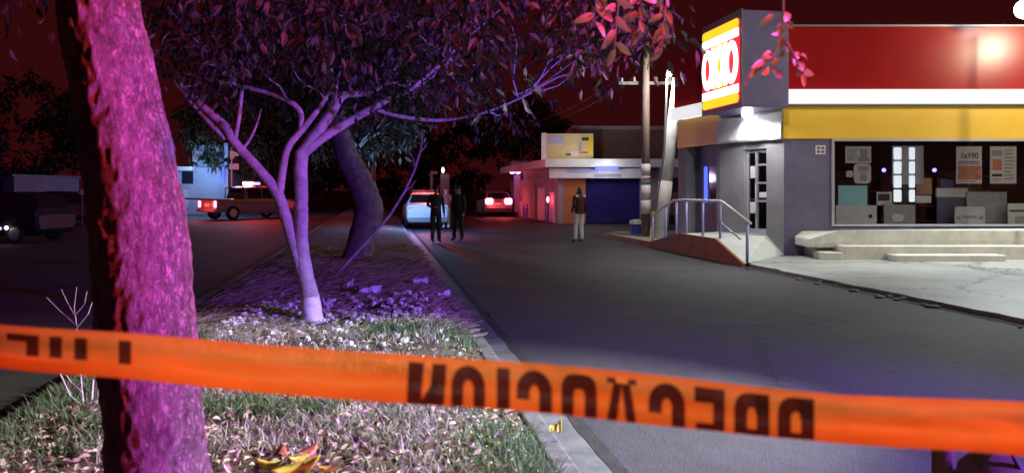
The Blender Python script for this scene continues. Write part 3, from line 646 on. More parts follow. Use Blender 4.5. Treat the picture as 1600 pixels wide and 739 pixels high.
MB().tube([q0 + Vector((-0.27, -0.1, 0)), q0 + Vector((-0.19, -0.1, 0.85))], 0.05, 8).build('guard_strip', M['yellow_paint'], lp)
MB().ball((4.80, 23.33, 5.12), 0.07, 10, 6).build('bulb', M['lamp_white'], lp)
lamp('pole_bulb_lamp', 'POINT', (4.72, 23.1, 5.0), 330, (0.98, 1.0, 0.92), 0.08)
bn_ = thing('litter_bin', 'small dark bin with white lid at the foot of the wooden pole', 'bin', P(994, 366, 25.6))
c = P(994, 366, 25.6); c.z = 0.12
MB().tube([c, c + Vector((0, 0, 0.34))], [0.17, 0.2], 12).build('body', M['blue_paint'], bn_)
MB().tube([c + Vector((0, 0, 0.35)), c + Vector((0, 0, 0.46)), c + Vector((0, 0, 0.50))], [0.23, 0.22, 0.1], 12).build('lid', M['white_paint'], bn_)
def cable(pts, label, sag=0.5, r=0.012):
    a, b = Vector(pts[0]), Vector(pts[1]); q = []
    for k in range(13):
        t = k / 12; p = a.lerp(b, t); p.z -= sag * 4 * t * (1 - t); q.append(p)
    o = MB().tube(q, r, 5).build('overhead_cable', M['metal_dark'], smooth=True); tag(o, label, 'cable', 'overhead cables')
cable(((3.5, 24.49, 5.2), (-1.0, 52, 6.2)), 'black overhead cable from the crossarm end nearest the street', 0.7)
cable(((3.9, 24.49, 5.2), (0.2, 52, 6.3)), 'black overhead cable from the second insulator of the crossarm', 0.7)
cable(((5.05, 24.49, 5.2), (14, 21.5, 6.3)), 'black overhead cable running over the shop roof', 0.3)

# ------------------------------------------------------------------ building across the side street
YB = 37.0
bb = thing('corner_building', 'two-storey corner shop building with pale canopy and blue roller shutter', 'building', (5, 40, 0))
xa, xb = 2.47, 12.5
fa = Vector((xa, YB, 0)); fb = fa + RD * 13.5
MB().slab([fa, (xb, YB, 0), (xb, YB + 8, 0), fb + RN * 6, fb], 2.2, 3.12).build('upper_frame', M['plaster_far'], bb)
for x0, x1, m in ((xa, 3.05, 'plaster_orange'), (3.05, 3.55, 'plaster_orange'), (6.16, 7.1, 'plaster_far'), (8.6, xb, 'plaster_far')):
    MB().box(x0, x1, YB, YB + 0.3, -0.02, 2.2).build('wall', M[m], bb)
sh = MB(); ns = 26
for k in range(ns):
    z0 = 0.0 + 2.2 * k / ns; z1 = 2.2 * (k + 1) / ns; zm = (z0 + z1) / 2
    sh.quad((3.55, YB + 0.12, z0), (6.16, YB + 0.12, z0), (6.16, YB + 0.07, zm), (3.55, YB + 0.07, zm)); sh.quad((3.55, YB + 0.07, zm), (6.16, YB + 0.07, zm), (6.16, YB + 0.12, z1), (3.55, YB + 0.12, z1))
sh.build('roller_shutter', M['shutter'], bb)
MB().box(7.1, 8.6, YB + 0.15, YB + 0.2, -0.02, 2.2).build('shop_front', M['dark_opening'], bb)
MB().box(7.4, 8.3, YB + 0.1, YB + 0.14, 0.4, 1.5).build('shop_front_panel', M['brick_dark'], bb)
MB().wall(fb, fa, -0.02, 2.2, 0, 0.25).build('side_wall', M['plaster_far'], bb)
for k, (u, w, m, z1) in enumerate(((0.6, 1.2, 'poster_white', 1.5), (2.1, 0.5, 'blue_paint', 0.9), (2.9, 1.6, 'poster_white', 1.7), (5.2, 1.8, 'plaster_far', 1.9), (7.6, 1.3, 'blue_paint', 0.8), (9.2, 2.2, 'poster_white', 0.9))):
    p = fa + RD * u; q = fa + RD * (u + w); MB().wall(q, p, 0.02, z1, 0.255, 0.31).build('wall_panel', M[m], bb)
MB().slab([Vector((xa - 0.9, YB - 0.9, 0)), (xb, YB - 0.9, 0), (xb, YB, 0), fa, fb, fb - RN * 0.9], 2.68, 3.06).build('canopy', M['band_far'], bb)
MB().box(xa - 0.7, 6.3, YB - 0.55, YB - 0.45, 2.16, 2.62).build('sign_band', M['band_far'], bb)
MB().box(2.6, 4.1, YB - 0.56, YB - 0.551, 2.40, 2.60).build('sign_band_print', M['billboard_blue'], bb)
MB().box(3.9, 5.2, YB - 0.56, YB - 0.551, 2.22, 2.36).build('sign_band_print', M['poster_grey'], bb)
MB().box(3.9, 5.0, YB - 0.93, YB - 0.90, 2.55, 2.72).build('canopy_lamp', M['lamp_blue_dim'], bb)
MB().box(3.0, xb, YB + 0.6, YB + 6, 3.06, 4.55).build('upper_wall', M['brick_dark'], bb)
MB().box(2.9, xb, YB + 0.45, YB + 6.1, 4.55, 4.72).build('parapet', M['plaster_far'], bb)
lamp('canopy_light', 'POINT', (4.4, YB - 1.6, 2.55), 42, (0.80, 0.85, 1.0), 0.2)
lamp('billboard_fill_lamp', 'POINT', (3.0, YB - 2.4, 3.5), 55, (1.0, 0.96, 0.85), 0.2)  # unseen lamp added to brighten the billboard
# billboard standing on the canopy
bl = thing('billboard', 'yellowish advertising billboard with white posts standing on the pale canopy', 'billboard', (2.6, YB - 0.6, 3.06))
flat('panel', M['billboard'], 853, 927, 209, 249, 36.35, 0.08, bl)
flat('post', M['white_paint'], 846, 853.5, 208, 250, 36.33, 0.12, bl)
flat('print', M['billboard_blue'], 856, 881, 212, 225, 36.34, 0.006, bl); flat('print', M['yellow_paint'], 917, 926.5, 212, 240, 36.34, 0.006, bl)
flat('print', M['poster_dark'], 909, 920, 215, 220, 36.335, 0.004, bl); flat('print', M['poster_dark'], 884, 892, 240, 243, 36.335, 0.004, bl); flat('print', M['poster_white'], 892, 905, 236, 245, 36.338, 0.004, bl, r=0.12)
flat('print', M['poster_grey'], 904, 909, 222, 235, 36.337, 0.004, bl); flat('print', M['poster_red'], 905, 919, 237, 240, 36.336, 0.004, bl)
# low kiosk with two pink lamps further up the street
ks = thing('lit_kiosk', 'narrow blue kiosk up the street with two pink lamps on top', 'kiosk', P(807, 345, 47))
flat('cabinet', M['blue_house'], 803, 813, 274, 331, 47, 0.5, ks); flat('cap', M['band_far'], 798, 824, 252, 263, 46.9, 0.7, ks); flat('neck', M['metal_grey'], 806, 810, 263, 274, 47.1, 0.2, ks)
for px in (800.5, 809.5): MB().ball(P(px, 269, 46.6), (0.16, 0.1, 0.12), 10, 6).build('lamp', M['lamp_pink'], ks)
rl = thing('warning_lamp', 'small red lamp on a blue post before the panelled wall', 'lamp post', P(855, 345, 38))
MB().tube([V3(P(856, 345, 38), 0), V3(P(856, 345, 38), 0.9)], 0.07, 8).build('post', M['blue_paint'], rl); MB().ball(P(856, 312, 38), (0.07, 0.06, 0.15), 8, 6).build('lamp', M['lamp_red'], rl)
# pale gate pillar with a lamp, beyond the officers
gp = thing('gate_pillar', 'pale gate pillar with a small white lamp beyond the two officers', 'pillar', V3(P(690, 300, 52), 0))
for px0, px1, py0 in ((672, 676, 268), (688, 702, 272)): flat('pillar', M['poster_grey'], px0, px1, py0, 334, 52, 0.5, gp)
flat('lintel', M['poster_grey'], 672, 683, 268, 272, 51.9, 0.4, gp)
MB().ball(P(692, 266, 51.5), (0.10, 0.10, 0.2), 8, 6).build('lamp', M['lamp_soft'], gp)

# ------------------------------------------------------------------ blue house on the other side
YH = 52.0
bh = thing('blue_house', 'small two-storey pale blue house behind the patrol pickup', 'house', (px_x(315, YH), YH, 0))
hz = lambda py: px_z(py, YH)
MB().box(px_x(268, YH), px_x(352, YH), YH, YH + 6, -0.1, hz(262)).build('lower_wall', M['blue_house'], bh)
MB().box(px_x(296, YH), px_x(356, YH), YH + 0.6, YH + 6, hz(262), hz(226)).build('upper_wall', M['blue_house'], bh)
MB().box(px_x(352, YH), px_x(358, YH), YH - 0.2, YH + 5, -0.1, hz(224)).build('pilaster', M['blue_house'], bh)
MB().box(px_x(274, YH), px_x(308, YH), YH - 0.8, YH - 0.01, hz(267), hz(261)).build('awning', M['blue_house_light'], bh)
MB().box(px_x(265, YH), px_x(279, YH), YH - 0.12, YH - 0.01, hz(310), hz(268)).build('door_panel', M['blue_house_light'], bh)
MB().box(px_x(285, YH), px_x(302, YH), YH - 0.05, YH - 0.005, hz(287), hz(268)).build('window', M['dark_opening'], bh)
MB().box(px_x(285, YH), px_x(294, YH), YH - 0.08, YH - 0.005, hz(324), hz(297)).build('notice', M['blue_house_light'], bh)
w = MB().box(px_x(296, YH), px_x(313, YH), YH + 0.5, YH + 0.599, hz(252), hz(236)).build('window', M['blue_house_light'], bh)
MB().box(px_x(299, YH), px_x(310, YH), YH + 0.46, YH + 0.498, hz(249), hz(239)).build('pane', M['poster_grey'], w)
fr = MB()
for (a, b, c_, d_) in ((326, 334, 226, 228), (326, 334, 240, 242), (326, 327.5, 228, 240), (332.5, 334, 228, 240)): fr.box(px_x(a, YH), px_x(b, YH), YH + 0.52, YH + 0.599, hz(d_), hz(c_))
fr.build('window_frame', M['blue_house_light'], bh)
MB().box(px_x(349.5, YH), px_x(352.5, YH), YH - 0.3, YH - 0.21, hz(285), hz(261)).build('tube_light', M['lamp_blue_dim'], bh)
lamp('house_tube_lamp', 'POINT', (px_x(330, YH), YH - 2.4, 3.0), 330, (0.30, 0.60, 1.0), 0.3)
st = thing('street_sign', 'cluster of pale sign plates on a post beside the blue house', 'sign', V3(P(364, 300, 49), 0))
MB().tube([V3(P(362, 300, 49), 0), V3(P(362, 300, 49), 4.3)], 0.06, 8).build('post', M['metal_grey'], st)
for (a, b, c_, d_) in ((359, 366, 236, 248), (366, 373, 238, 244), (358, 373, 256, 265)): flat('plate', M['poster_white'], a, b, c_, d_, 48.9, 0.04, st)

# ------------------------------------------------------------------ vehicles
def wheel(root, x, y, r, w):
    prof = [(0.62 * r, w), (0.9 * r, w), (r, w * 0.75), (r, -w * 0.75), (0.9 * r, -w), (0.62 * r, -w)]
    mbw = MB(); n = 20
    for k in range(n):
        for (rr, yy) in prof:
            a = 2 * PI * k / n; mbw.v.append(ROOT[root.name] @ Vector((x + rr * math.cos(a), y + yy, r + rr * math.sin(a))))
    m_ = len(prof)
    for k in range(n):
        k2 = (k + 1) % n
        for j in range(m_): mbw.f.append((k * m_ + j, k * m_ + (j + 1) % m_, k2 * m_ + (j + 1) % m_, k2 * m_ + j))
    wh = mbw.build('wheel', M['tyre'], root, smooth=True)
    s = 1 if y > 0 else -1; rm = MB(); c0 = ROOT[root.name] @ Vector((x, y - s * w * 0.3, r)); c1 = ROOT[root.name] @ Vector((x, y + s * w * 0.85, r))
    rm.tube([c0, c1], [0.60 * r, 0.58 * r], 18).build('rim', M['rim'], wh)
def car(name, label, cat, loc, rz, st, glass, paint, L=4.2, W=1.75, wr=0.31, wheels=(-1.3, 1.3), rear=True, rear_glow=True, zt=0.85, group=None):
    # st: (x, z_bottom, z_belt, z_top, half_width_belt, half_width_top); car points along +X
    root = thing(name, label, cat, loc, rz, group); T = ROOT[root.name]; b = MB(); n = len(st); prof = []
    for (x, zb, zm, zt_, wm, wt) in st:
        prof.append([(x, -wm * 0.90, zb), (x, -wm, zb + 0.22), (x, -wm, zm - 0.06), (x, -wm * 0.975, zm), (x, -wt, zt_), (x, -wt * 0.55, zt_ + 0.03),
                     (x, wt * 0.55, zt_ + 0.03), (x, wt, zt_), (x, wm * 0.975, zm), (x, wm, zm - 0.06), (x, wm, zb + 0.22), (x, wm * 0.90, zb)])
    m_ = 12
    for p in prof: b.v += [T @ Vector(q) for q in p]
    for k in range(n - 1):
        for j in range(m_):
            b.f.append((k * m_ + j, k * m_ + (j + 1) % m_, (k + 1) * m_ + (j + 1) % m_, (k + 1) * m_ + j))
    b.f.append(tuple(range(m_))); b.f.append(tuple((n - 1) * m_ + m_ - 1 - j for j in range(m_)))
    body = b.build('body', paint, root, bevel=0.03)
    for pts in glass:
        pts = [T @ Vector(p) for p in pts]; nn = (pts[1] - pts[0]).cross(pts[2] - pts[0]).normalized()
        MB().hexa([p - nn * 0.012 for p in pts], [p + nn * 0.012 for p in pts]).build('window', M['car_glass'], root)
    for x in wheels:
        for y in (-W / 2 + 0.09, W / 2 - 0.09): wheel(root, x, y, wr, 0.11)
    return root, T
def tail(root, T, x, y, z, sx, sy, sz, m, core=None, name='tail_light'):
    o = MB().ball(T @ Vector((x, y, z)), 1e-3, 4, 3); mbq = MB(); pts = rrect(-sy, sy, -sz, sz, min(sy, sz) * 0.6)
    mbq.hexa([T @ Vector((x - sx, y + a, z + c)) for a, c in pts], [T @ Vector((x + 0.05, y + a, z + c)) for a, c in pts])
    q = mbq.build(name, m, root)
    if core:
        pts = rrect(-sy * .5, sy * .5, -sz * .5, sz * .5, min(sy, sz) * 0.3)
        MB().hexa([T @ Vector((x - sx - 0.02, y + a, z + c)) for a, c in pts], [T @ Vector((x - sx - 0.002, y + a, z + c)) for a, c in pts]).build('bulb', core, q)
# silver hatchback with brake lights lit
hst = [(-1.95, 0.42, 0.80, 0.82, 0.78, 0.74), (-1.86, 0.30, 0.98, 1.02, 0.84, 0.74), (-1.55, 0.22, 0.99, 1.44, 0.86, 0.62), (-0.9, 0.20, 0.98, 1.52, 0.87, 0.62), (0.1, 0.20, 0.95, 1.49, 0.87, 0.60),
       (0.95, 0.20, 0.93, 0.97, 0.87, 0.72), (1.6, 0.22, 0.82, 0.84, 0.84, 0.66), (1.95, 0.32, 0.60, 0.62, 0.72, 0.55)]
hgl = [[(-1.865, -0.68, 1.06), (-1.865, 0.68, 1.06), (-1.605, 0.58, 1.42), (-1.605, -0.58, 1.42)], [(0.93, -0.72, 1.0), (0.93, 0.72, 1.0), (0.16, 0.58, 1.48), (0.16, -0.58, 1.48)]]
for s in (-1, 1): hgl.append([(-1.45, s * 0.84, 1.03), (0.6, s * 0.855, 1.01), (0.05, s * 0.64, 1.44), (-1.35, s * 0.655, 1.44)])
RZ = math.atan2(RD.y, RD.x)
c = V3(P(771, 336, 48), 0.0); root, T = car('silver_car', 'silver hatchback with red brake lights lit driving up the street', 'car', c, RZ + 0.02, hst, hgl, M['car_silver'], wheels=(-1.2, 1.2))
for s in (-1, 1): tail(root, T, -1.93, s * 0.58, 0.92, 0.03, 0.23, 0.19, M['lamp_red'], M['lamp_red_core'])
tail(root, T, -1.95, 0, 0.62, 0.02, 0.24, 0.06, M['plate'], None, 'plate')
MB().box(0, 0, 0, 0, 0, 0)
tail(root, T, -1.92, 0, 0.42, 0.06, 0.74, 0.10, M['metal_dark'], None, 'bumper')
lamp('brake_lamp', 'POINT', T @ Vector((-3.6, 0, 0.6)), 60, (1, 0.06, 0.08), 0.4)
# white patrol sedan parked along the median kerb, seen from behind
sst = [(-2.25, 0.40, 0.80, 0.84, 0.80, 0.74), (-2.18, 0.28, 0.96, 1.0, 0.85, 0.76), (-1.55, 0.22, 0.99, 1.04, 0.88, 0.76), (-1.0, 0.20, 0.98, 1.40, 0.89, 0.60), (-0.3, 0.20, 0.96, 1.46, 0.89, 0.60), (0.45, 0.20, 0.95, 1.42, 0.89, 0.58),
       (1.2, 0.20, 0.92, 0.96, 0.88, 0.70), (1.9, 0.22, 0.80, 0.82, 0.85, 0.66), (2.25, 0.32, 0.60, 0.62, 0.74, 0.55)]
sgl = [[(-1.53, -0.70, 1.07), (-1.53, 0.70, 1.07), (-1.04, 0.57, 1.40), (-1.04, -0.57, 1.40)], [(1.18, -0.70, 0.99), (1.18, 0.70, 0.99), (0.5, 0.56, 1.42), (0.5, -0.56, 1.42)]]
for s in (-1, 1): sgl.append([(-1.1, s * 0.86, 1.03), (0.9, s * 0.86, 1.0), (0.4, s * 0.63, 1.38), (-0.85, s * 0.635, 1.38)])
c = R(33.5, 2.0, 0.0); root, T = car('patrol_sedan', 'white patrol sedan glinting blue at the median kerb behind the officers', 'police car', c, RZ, sst, sgl, M['car_white'], W=1.8, wheels=(-1.4, 1.4))
for s in (-1, 1): tail(root, T, -2.21, s * 0.66, 0.80, 0.03, 0.13, 0.10, M['poster_red'])
tail(root, T, -2.20, 0, 0.80, 0.02, 0.46, 0.10, M['reflector'], None, 'reflective_stripe'); tail(root, T, -2.235, 0, 0.40, 0.05, 0.78, 0.09, M['metal_grey'], None, 'bumper'); tail(root, T, -2.25, 0, 0.58, 0.02, 0.22, 0.06, M['plate'], None, 'plate')
lb = MB().hexa([T @ Vector(p) for p in ((-0.35, -0.55, 1.5), (-0.05, -0.55, 1.5), (-0.05, 0.55, 1.5), (-0.35, 0.55, 1.5))], [T @ Vector(p) for p in ((-0.33, -0.53, 1.6), (-0.07, -0.53, 1.6), (-0.07, 0.53, 1.6), (-0.33, 0.53, 1.6))]).build('light_bar', M['metal_dark'], root)
lamp('sedan_red_fill', 'POINT', T @ Vector((-0.2, 0, 2.0)), 550, (1.0, 0.06, 0.05), 0.15)  # added above the sedan to lift the dark median foliage with red
lamp('sedan_blue_lamp', 'POINT', T @ Vector((-4.6, 0.9, 1.7)), 520, (0.22, 0.42, 1.0), 0.15)
# patrol pickup
pst = [(-2.65, 0.45, 1.02, 1.06, 0.86, 0.84), (-2.60, 0.40, 1.08, 1.10, 0.90, 0.86), (-1.0, 0.34, 1.08, 1.10, 0.92, 0.88), (-0.85, 0.32, 1.10, 1.74, 0.92, 0.70), (0.0, 0.32, 1.10, 1.80, 0.92, 0.70), (0.75, 0.32, 1.10, 1.76, 0.92, 0.68),
       (1.45, 0.32, 1.06, 1.12, 0.92, 0.78), (2.3, 0.34, 1.0, 1.03, 0.90, 0.74), (2.6, 0.42, 0.78, 0.80, 0.82, 0.7)]
pgl = [[(-0.95, -0.68, 1.18), (-0.95, 0.68, 1.18), (-0.88, 0.62, 1.68), (-0.88, -0.62, 1.68)], [(1.42, -0.76, 1.14), (1.42, 0.76, 1.14), (0.8, 0.62, 1.74), (0.8, -0.62, 1.74)]]
for s in (-1, 1):
    pgl.append([(-0.75, s * 0.90, 1.15), (0.1, s * 0.90, 1.15), (0.1, s * 0.73, 1.70), (-0.75, s * 0.735, 1.70)]); pgl.append([(0.18, s * 0.90, 1.15), (1.2, s * 0.90, 1.14), (0.72, s * 0.72, 1.70), (0.18, s * 0.73, 1.70)])
pc = V3(P(385, 340, 43), 0); pc.x = px_x(392, 43)
root, T = car('patrol_pickup', 'dark patrol pickup with lit tail lights and flashing roof bar by the blue house', 'police pickup', pc, math.radians(53), pst, pgl, M['car_grey'], W=1.9, wr=0.38, wheels=(-1.7, 1.6))
for s in (-1, 1): tail(root, T, -2.64, s * 0.74, 0.85, 0.03, 0.10, 0.17, M['lamp_red'], M['lamp_red_core'])
tail(root, T, -2.68, 0, 0.52, 0.08, 0.86, 0.08, M['metal_grey'], None, 'bumper'); tail(root, T, -2.655, 0, 0.80, 0.02, 0.26, 0.09, M['plate'], None, 'plate')
MB().tube([T @ Vector((-1.1, -0.8, 1.1)), T @ Vector((-1.1, -0.75, 1.72)), T @ Vector((-1.1, 0.75, 1.72)), T @ Vector((-1.1, 0.8, 1.1))], 0.035, 6).build('roll_bar', M['metal_dark'], root)
def lbox(x0, x1, y0, y1, z0, z1): return MB().hexa([T @ Vector(p) for p in ((x0, y0, z0), (x1, y0, z0), (x1, y1, z0), (x0, y1, z0))], [T @ Vector(p) for p in ((x0, y0, z1), (x1, y0, z1), (x1, y1, z1), (x0, y1, z1))])
lbox(-0.1, 0.2, -0.65, 0.65, 1.84, 1.88).build('light_bar', M['metal_dark'], root)
lbox(-0.1, 0.2, 0.05, 0.60, 1.885, 2.05).build('light_bar_lens', M['lamp_white'], root); lbox(-0.08, 0.18, -0.60, -0.2, 1.885, 2.03).build('light_bar_lens', M['lamp_blue'], root)
lamp('pickup_bar_lamp', 'POINT', T @ Vector((-0.2, 1.2, 2.4)), 300, (0.45, 0.55, 1.0), 0.2)
lamp('pickup_red_fill', 'POINT', T @ Vector((0.1, -0.4, 2.5)), 650, (1.0, 0.06, 0.05), 0.2)  # added over the roof bar to redden the dark trees on the left
lamp('pickup_tail_lamp', 'POINT', T @ Vector((-3.2, 0, 0.8)), 40, (1, 0.08, 0.08), 0.3)
# dark parked cars at the far left
c = V3(P(2, 380, 24), 0); root, T = car('parked_car', 'dark parked car with a white lamp at the left edge of the picture', 'car', c, math.radians(172), hst, hgl, M['car_dark'], wheels=(-1.2, 1.2), group='dark cars beyond the far road')
MB().ball(P(10, 356, 22.95), (0.05, 0.05, 0.05), 8, 6).build('lamp', M['lamp_white'], root); MB().ball(P(0, 357, 22.95), (0.04, 0.03, 0.04), 8, 6).build('lamp', M['lamp_pink'], root)
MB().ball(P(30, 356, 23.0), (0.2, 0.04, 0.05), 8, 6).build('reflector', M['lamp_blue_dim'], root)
c = V3(P(112, 366, 36), 0); root, T = car('parked_car', 'dark parked car with a bluish glint just left of the thick trunk', 'car', c, math.radians(60), hst, hgl, M['car_dark'], wheels=(-1.2, 1.2), group='dark cars beyond the far road')
dl_ = thing('round_lamp', 'dim round lamp on a thin post left of the thick trunk', 'lamp', V3(P(128, 301, 30), 0))
MB().tube([V3(P(128, 301, 30), 0), V3(P(128, 301, 30), 1.36)], 0.03, 6).build('post', M['metal_dark'], dl_); MB().ball(P(128, 301, 30), (0.14, 0.1, 0.12), 10, 8).build('globe', M['cloth_cream'], dl_)
lb_ = thing('dim_house', 'dark low house at the left edge behind the parked cars', 'house', V3(P(-60, 300, 40), 0))
MB().box(px_x(-260, 40), px_x(22, 40), 40.001, 46, -0.05, 2.3).build('wall', M['wall_purple'], lb_); MB().box(px_x(-264, 40), px_x(25, 40), 39.7, 46.2, 2.3, 2.42).build('roof', M['metal_dark'], lb_)
MB().box(px_x(-30, 40), px_x(5, 40), 39.9, 39.99, 0.0, 2.1).build('door', M['dark_opening'], lb_)
# yellow tape across the far road
a = P(272, 311, 40.5); b = P(452, 314, 38.5); mbt = MB()
for k in range(13):
    p = a.lerp(b, k / 12); p.z -= 0.05 * math.sin(PI * k / 12); mbt.v += [p, p + Vector((0, 0.01, 0.09))]
for k in range(12): mbt.f.append((2 * k, 2 * k + 2, 2 * k + 3, 2 * k + 1))
o = mbt.build('far_barrier_tape', M['tape_yellow']); tag(o, 'thin yellow barrier tape stretched in front of the patrol pickup', 'tape')

# ------------------------------------------------------------------ people
def person(label, loc, rz, h, mats, pose, cap=None, pack=False):
    root = thing('person', label, 'person', loc, rz)
    J = dict(pelvis=(0, 0, .96), waist=(0, .01, 1.10), chest=(0, .0, 1.33), neck=(0, -.01, 1.49), jaw=(0, .015, 1.57), head=(0, .015, 1.66), crown=(0, 0, 1.735))
    rad = dict(pelvis=(.155, .115), waist=(.14, .105), chest=(.175, .125), neck=(.058, .058), jaw=(.07, .08), head=(.078, .097), crown=(.05, .06))
    E = [('pelvis', 'waist'), ('waist', 'chest'), ('chest', 'neck'), ('neck', 'jaw'), ('jaw', 'head'), ('head', 'crown')]
    for s, n in ((-1, 'L'), (1, 'R')):
        J['sh' + n] = (s * .19, 0, 1.415); J['el' + n] = (s * .245, -.03, 1.14); J['wr' + n] = (s * .25, .05, .90); J['ha' + n] = (s * .25, .07, .83)
        J['hp' + n] = (s * .09, 0, .88); J['kn' + n] = (s * .10, .015, .49); J['an' + n] = (s * .105, -.02, .09); J['to' + n] = (s * .12, .13, .035)
        rad.update({'sh' + n: (.072, .072), 'el' + n: (.05, .05), 'wr' + n: (.034, .034), 'ha' + n: (.042, .022), 'hp' + n: (.10, .105), 'kn' + n: (.07, .072), 'an' + n: (.055, .06), 'to' + n: (.042, .035)})
        E += [('chest', 'sh' + n), ('sh' + n, 'el' + n), ('el' + n, 'wr' + n), ('wr' + n, 'ha' + n), ('pelvis', 'hp' + n), ('hp' + n, 'kn' + n), ('kn' + n, 'an' + n), ('an' + n, 'to' + n)]
    J.update(pose); k_ = h / 1.76; names = list(J)
    me = bpy.data.meshes.new('sk'); me.from_pydata([tuple(Vector(J[n]) * k_) for n in names], [(names.index(a), names.index(b)) for a, b in E], [])
    o = bpy.data.objects.new('sk', me); COL.objects.link(o); sk = o.modifiers.new('skin', 'SKIN'); sk.use_smooth_shade = True
    for i, n in enumerate(names):
        sv = me.skin_vertices[0].data[i]; sv.radius = (rad[n][0] * k_, rad[n][1] * k_); sv.use_root = (n == 'pelvis')
    ss = o.modifiers.new('sub', 'SUBSURF'); ss.levels = 2; ss.render_levels = 2
    dg = bpy.context.evaluated_depsgraph_get(); em = o.evaluated_get(dg).to_mesh()
    bm = bmesh.new(); bm.from_mesh(em); o.evaluated_get(dg).to_mesh_clear(); bpy.data.objects.remove(o)
    # fingers, nose and ears welded onto the same mesh
    ex = MB()
    for s, n in ((-1, 'L'), (1, 'R')):
        hnd = Vector(J['ha' + n]) * k_; wr = Vector(J['wr' + n]) * k_; d = (hnd - wr).normalized(); side = Vector((0, 1, 0)); side = (side - d * side.dot(d)).normalized()
        for i, (off, ln) in enumerate(((-.028, .060), (-.010, .075), (.010, .080), (.028, .072))):
            p = hnd + side * off * k_; ex.tube([p, p + d * ln * .55 * k_, p + d * ln * k_ - Vector((s * .012, 0, 0))], [.0095, .009, .0065], 6)
        p = hnd - d * .03 + side * .03; ex.tube([p, p + side * .03 + d * .02, p + side * .035 + d * .05], [.011, .010, .007], 6)
    hd = Vector(J['head']) * k_
    ex.tube([hd + Vector((0, .085, .01)), hd + Vector((0, .118, -.025)), hd + Vector((0, .09, -.035))], [.008, .015, .01], 6)
    for s in (-1, 1): ex.ball(hd + Vector((s * .078, .0, -.01)), (.012, .02, .032), 6, 5)
    nb = len(bm.faces); bv = [bm.verts.new(p) for p in ex.v]
    for f in ex.f:
        try: bm.faces.new([bv[i] for i in f])
        except ValueError: pass
    body = bpy.data.meshes.new('body'); bm.faces.ensure_lookup_table()
    shoe, trou, top, skin, hair = [M[m] for m in mats]
    for m in (shoe, trou, top, skin, hair): body.materials.append(m)
    wl = [Vector(J['wr' + n]) * k_ for n in 'LR']; hl = [Vector(J['ha' + n]) * k_ for n in 'LR']
    for i, f in enumerate(bm.faces):
        f.smooth = True; c_ = f.calc_center_median(); z = c_.z / k_
        if i >= nb: f.material_index = 3
        elif min((c_ - q).length for q in hl) < .075 * k_: f.material_index = 3
        elif z > 1.50: f.material_index = 4 if (z > 1.69 or c_.y < hd.y - .02) and z > 1.58 else 3
        elif z < .085: f.material_index = 0
        elif z < .95 and abs(c_.x) < .2 * k_: f.material_index = 1
        else: f.material_index = 2
    bm.to_mesh(body); bm.free()
    bo = bpy.data.objects.new('body', body); COL.objects.link(bo); bo.parent = root; ROOT[bo.name] = ROOT[root.name]
    # jacket hem and collar: a shell over the trunk
    T = ROOT[root.name]; jk = MB(); nseg = 14
    rings = [(.90, .175, .135), (.96, .172, .13), (1.08, .162, .125), (1.22, .175, .132), (1.34, .192, .138), (1.42, .165, .115), (1.47, .085, .08)]
    for z, rx, ry in rings:
        for j in range(nseg): a = 2 * PI * j / nseg; jk.v.append(T @ (Vector((rx * math.cos(a), ry * math.sin(a), z)) * k_))
    for r_ in range(len(rings) - 1):
        for j in range(nseg): jk.f.append((r_ * nseg + j, r_ * nseg + (j + 1) % nseg, (r_ + 1) * nseg + (j + 1) % nseg, (r_ + 1) * nseg + j))
    jo = jk.build('jacket', top, root, smooth=True)
    if cap:
        cp = MB(); hc = T @ (hd + Vector((0, 0, .035))); cp.ball(hc, (.105, .115, .07), 12, 8)
        pk = [(-.07, .085, .03), (.07, .085, .03), (.055, .165, .015), (-.055, .165, .015)]; cp.hexa([T @ (hd + Vector(q)) for q in pk], [T @ (hd + Vector(q) + Vector((0, 0, .012))) for q in pk])
        cp.build('cap', M[cap], root, smooth=True)
    if pack:
        for s in (-1, 1):
            MB().ball(T @ (Vector((s * .15, -.06, 1.445)) * k_), (.06, .07, .045), 8, 6).build('shoulder_patch', M['cloth_cream'], root)
    return root
c = V3(P(905, 378, 23.7), 0.0)
person('person in dark jacket and cream trousers standing alone on the street', c, math.radians(35), 1.71, ('shoe', 'cloth_cream', 'cloth_maroon', 'skin', 'hair'),
       {'elL': (-.27, -.05, 1.14), 'wrL': (-.20, .12, .98), 'haL': (-.15, .17, .95), 'anL': (-.12, .04, .09), 'toL': (-.14, .19, .035), 'knL': (-.11, .05, .49)}, pack=True)
c = V3(P(681, 380, 23.6), 0.0)
person('person in dark uniform nearest the white patrol sedan, leaning slightly', c, math.radians(200), 1.74, ('shoe', 'cloth_black', 'cloth_black', 'skin', 'hair'),
       {'head': (0.02, .03, 1.66), 'wrR': (.12, .20, 1.08), 'haR': (.05, .22, 1.08), 'elR': (.27, .02, 1.14)}, cap='cloth_black')
c = V3(P(716, 377, 24.2), 0.0)
person('person in dark navy uniform standing between the sedan and silver car', c, math.radians(150), 1.74, ('shoe', 'cloth_navy', 'cloth_navy', 'skin', 'hair'),
       {'anL': (-.15, 0, .09), 'toL': (-.18, .14, .035), 'anR': (.15, 0, .09), 'toR': (.18, .14, .035), 'knL': (-.13, .015, .49), 'knR': (.13, .015, .49)}, cap='cloth_navy')
c = V3(P(697, 358, 31.5), 0.0)
person('person in red top and pale trousers seen between the two officers', c, math.radians(180), 1.68, ('shoe', 'cloth_cream', 'cloth_red', 'skin', 'hair'), {})

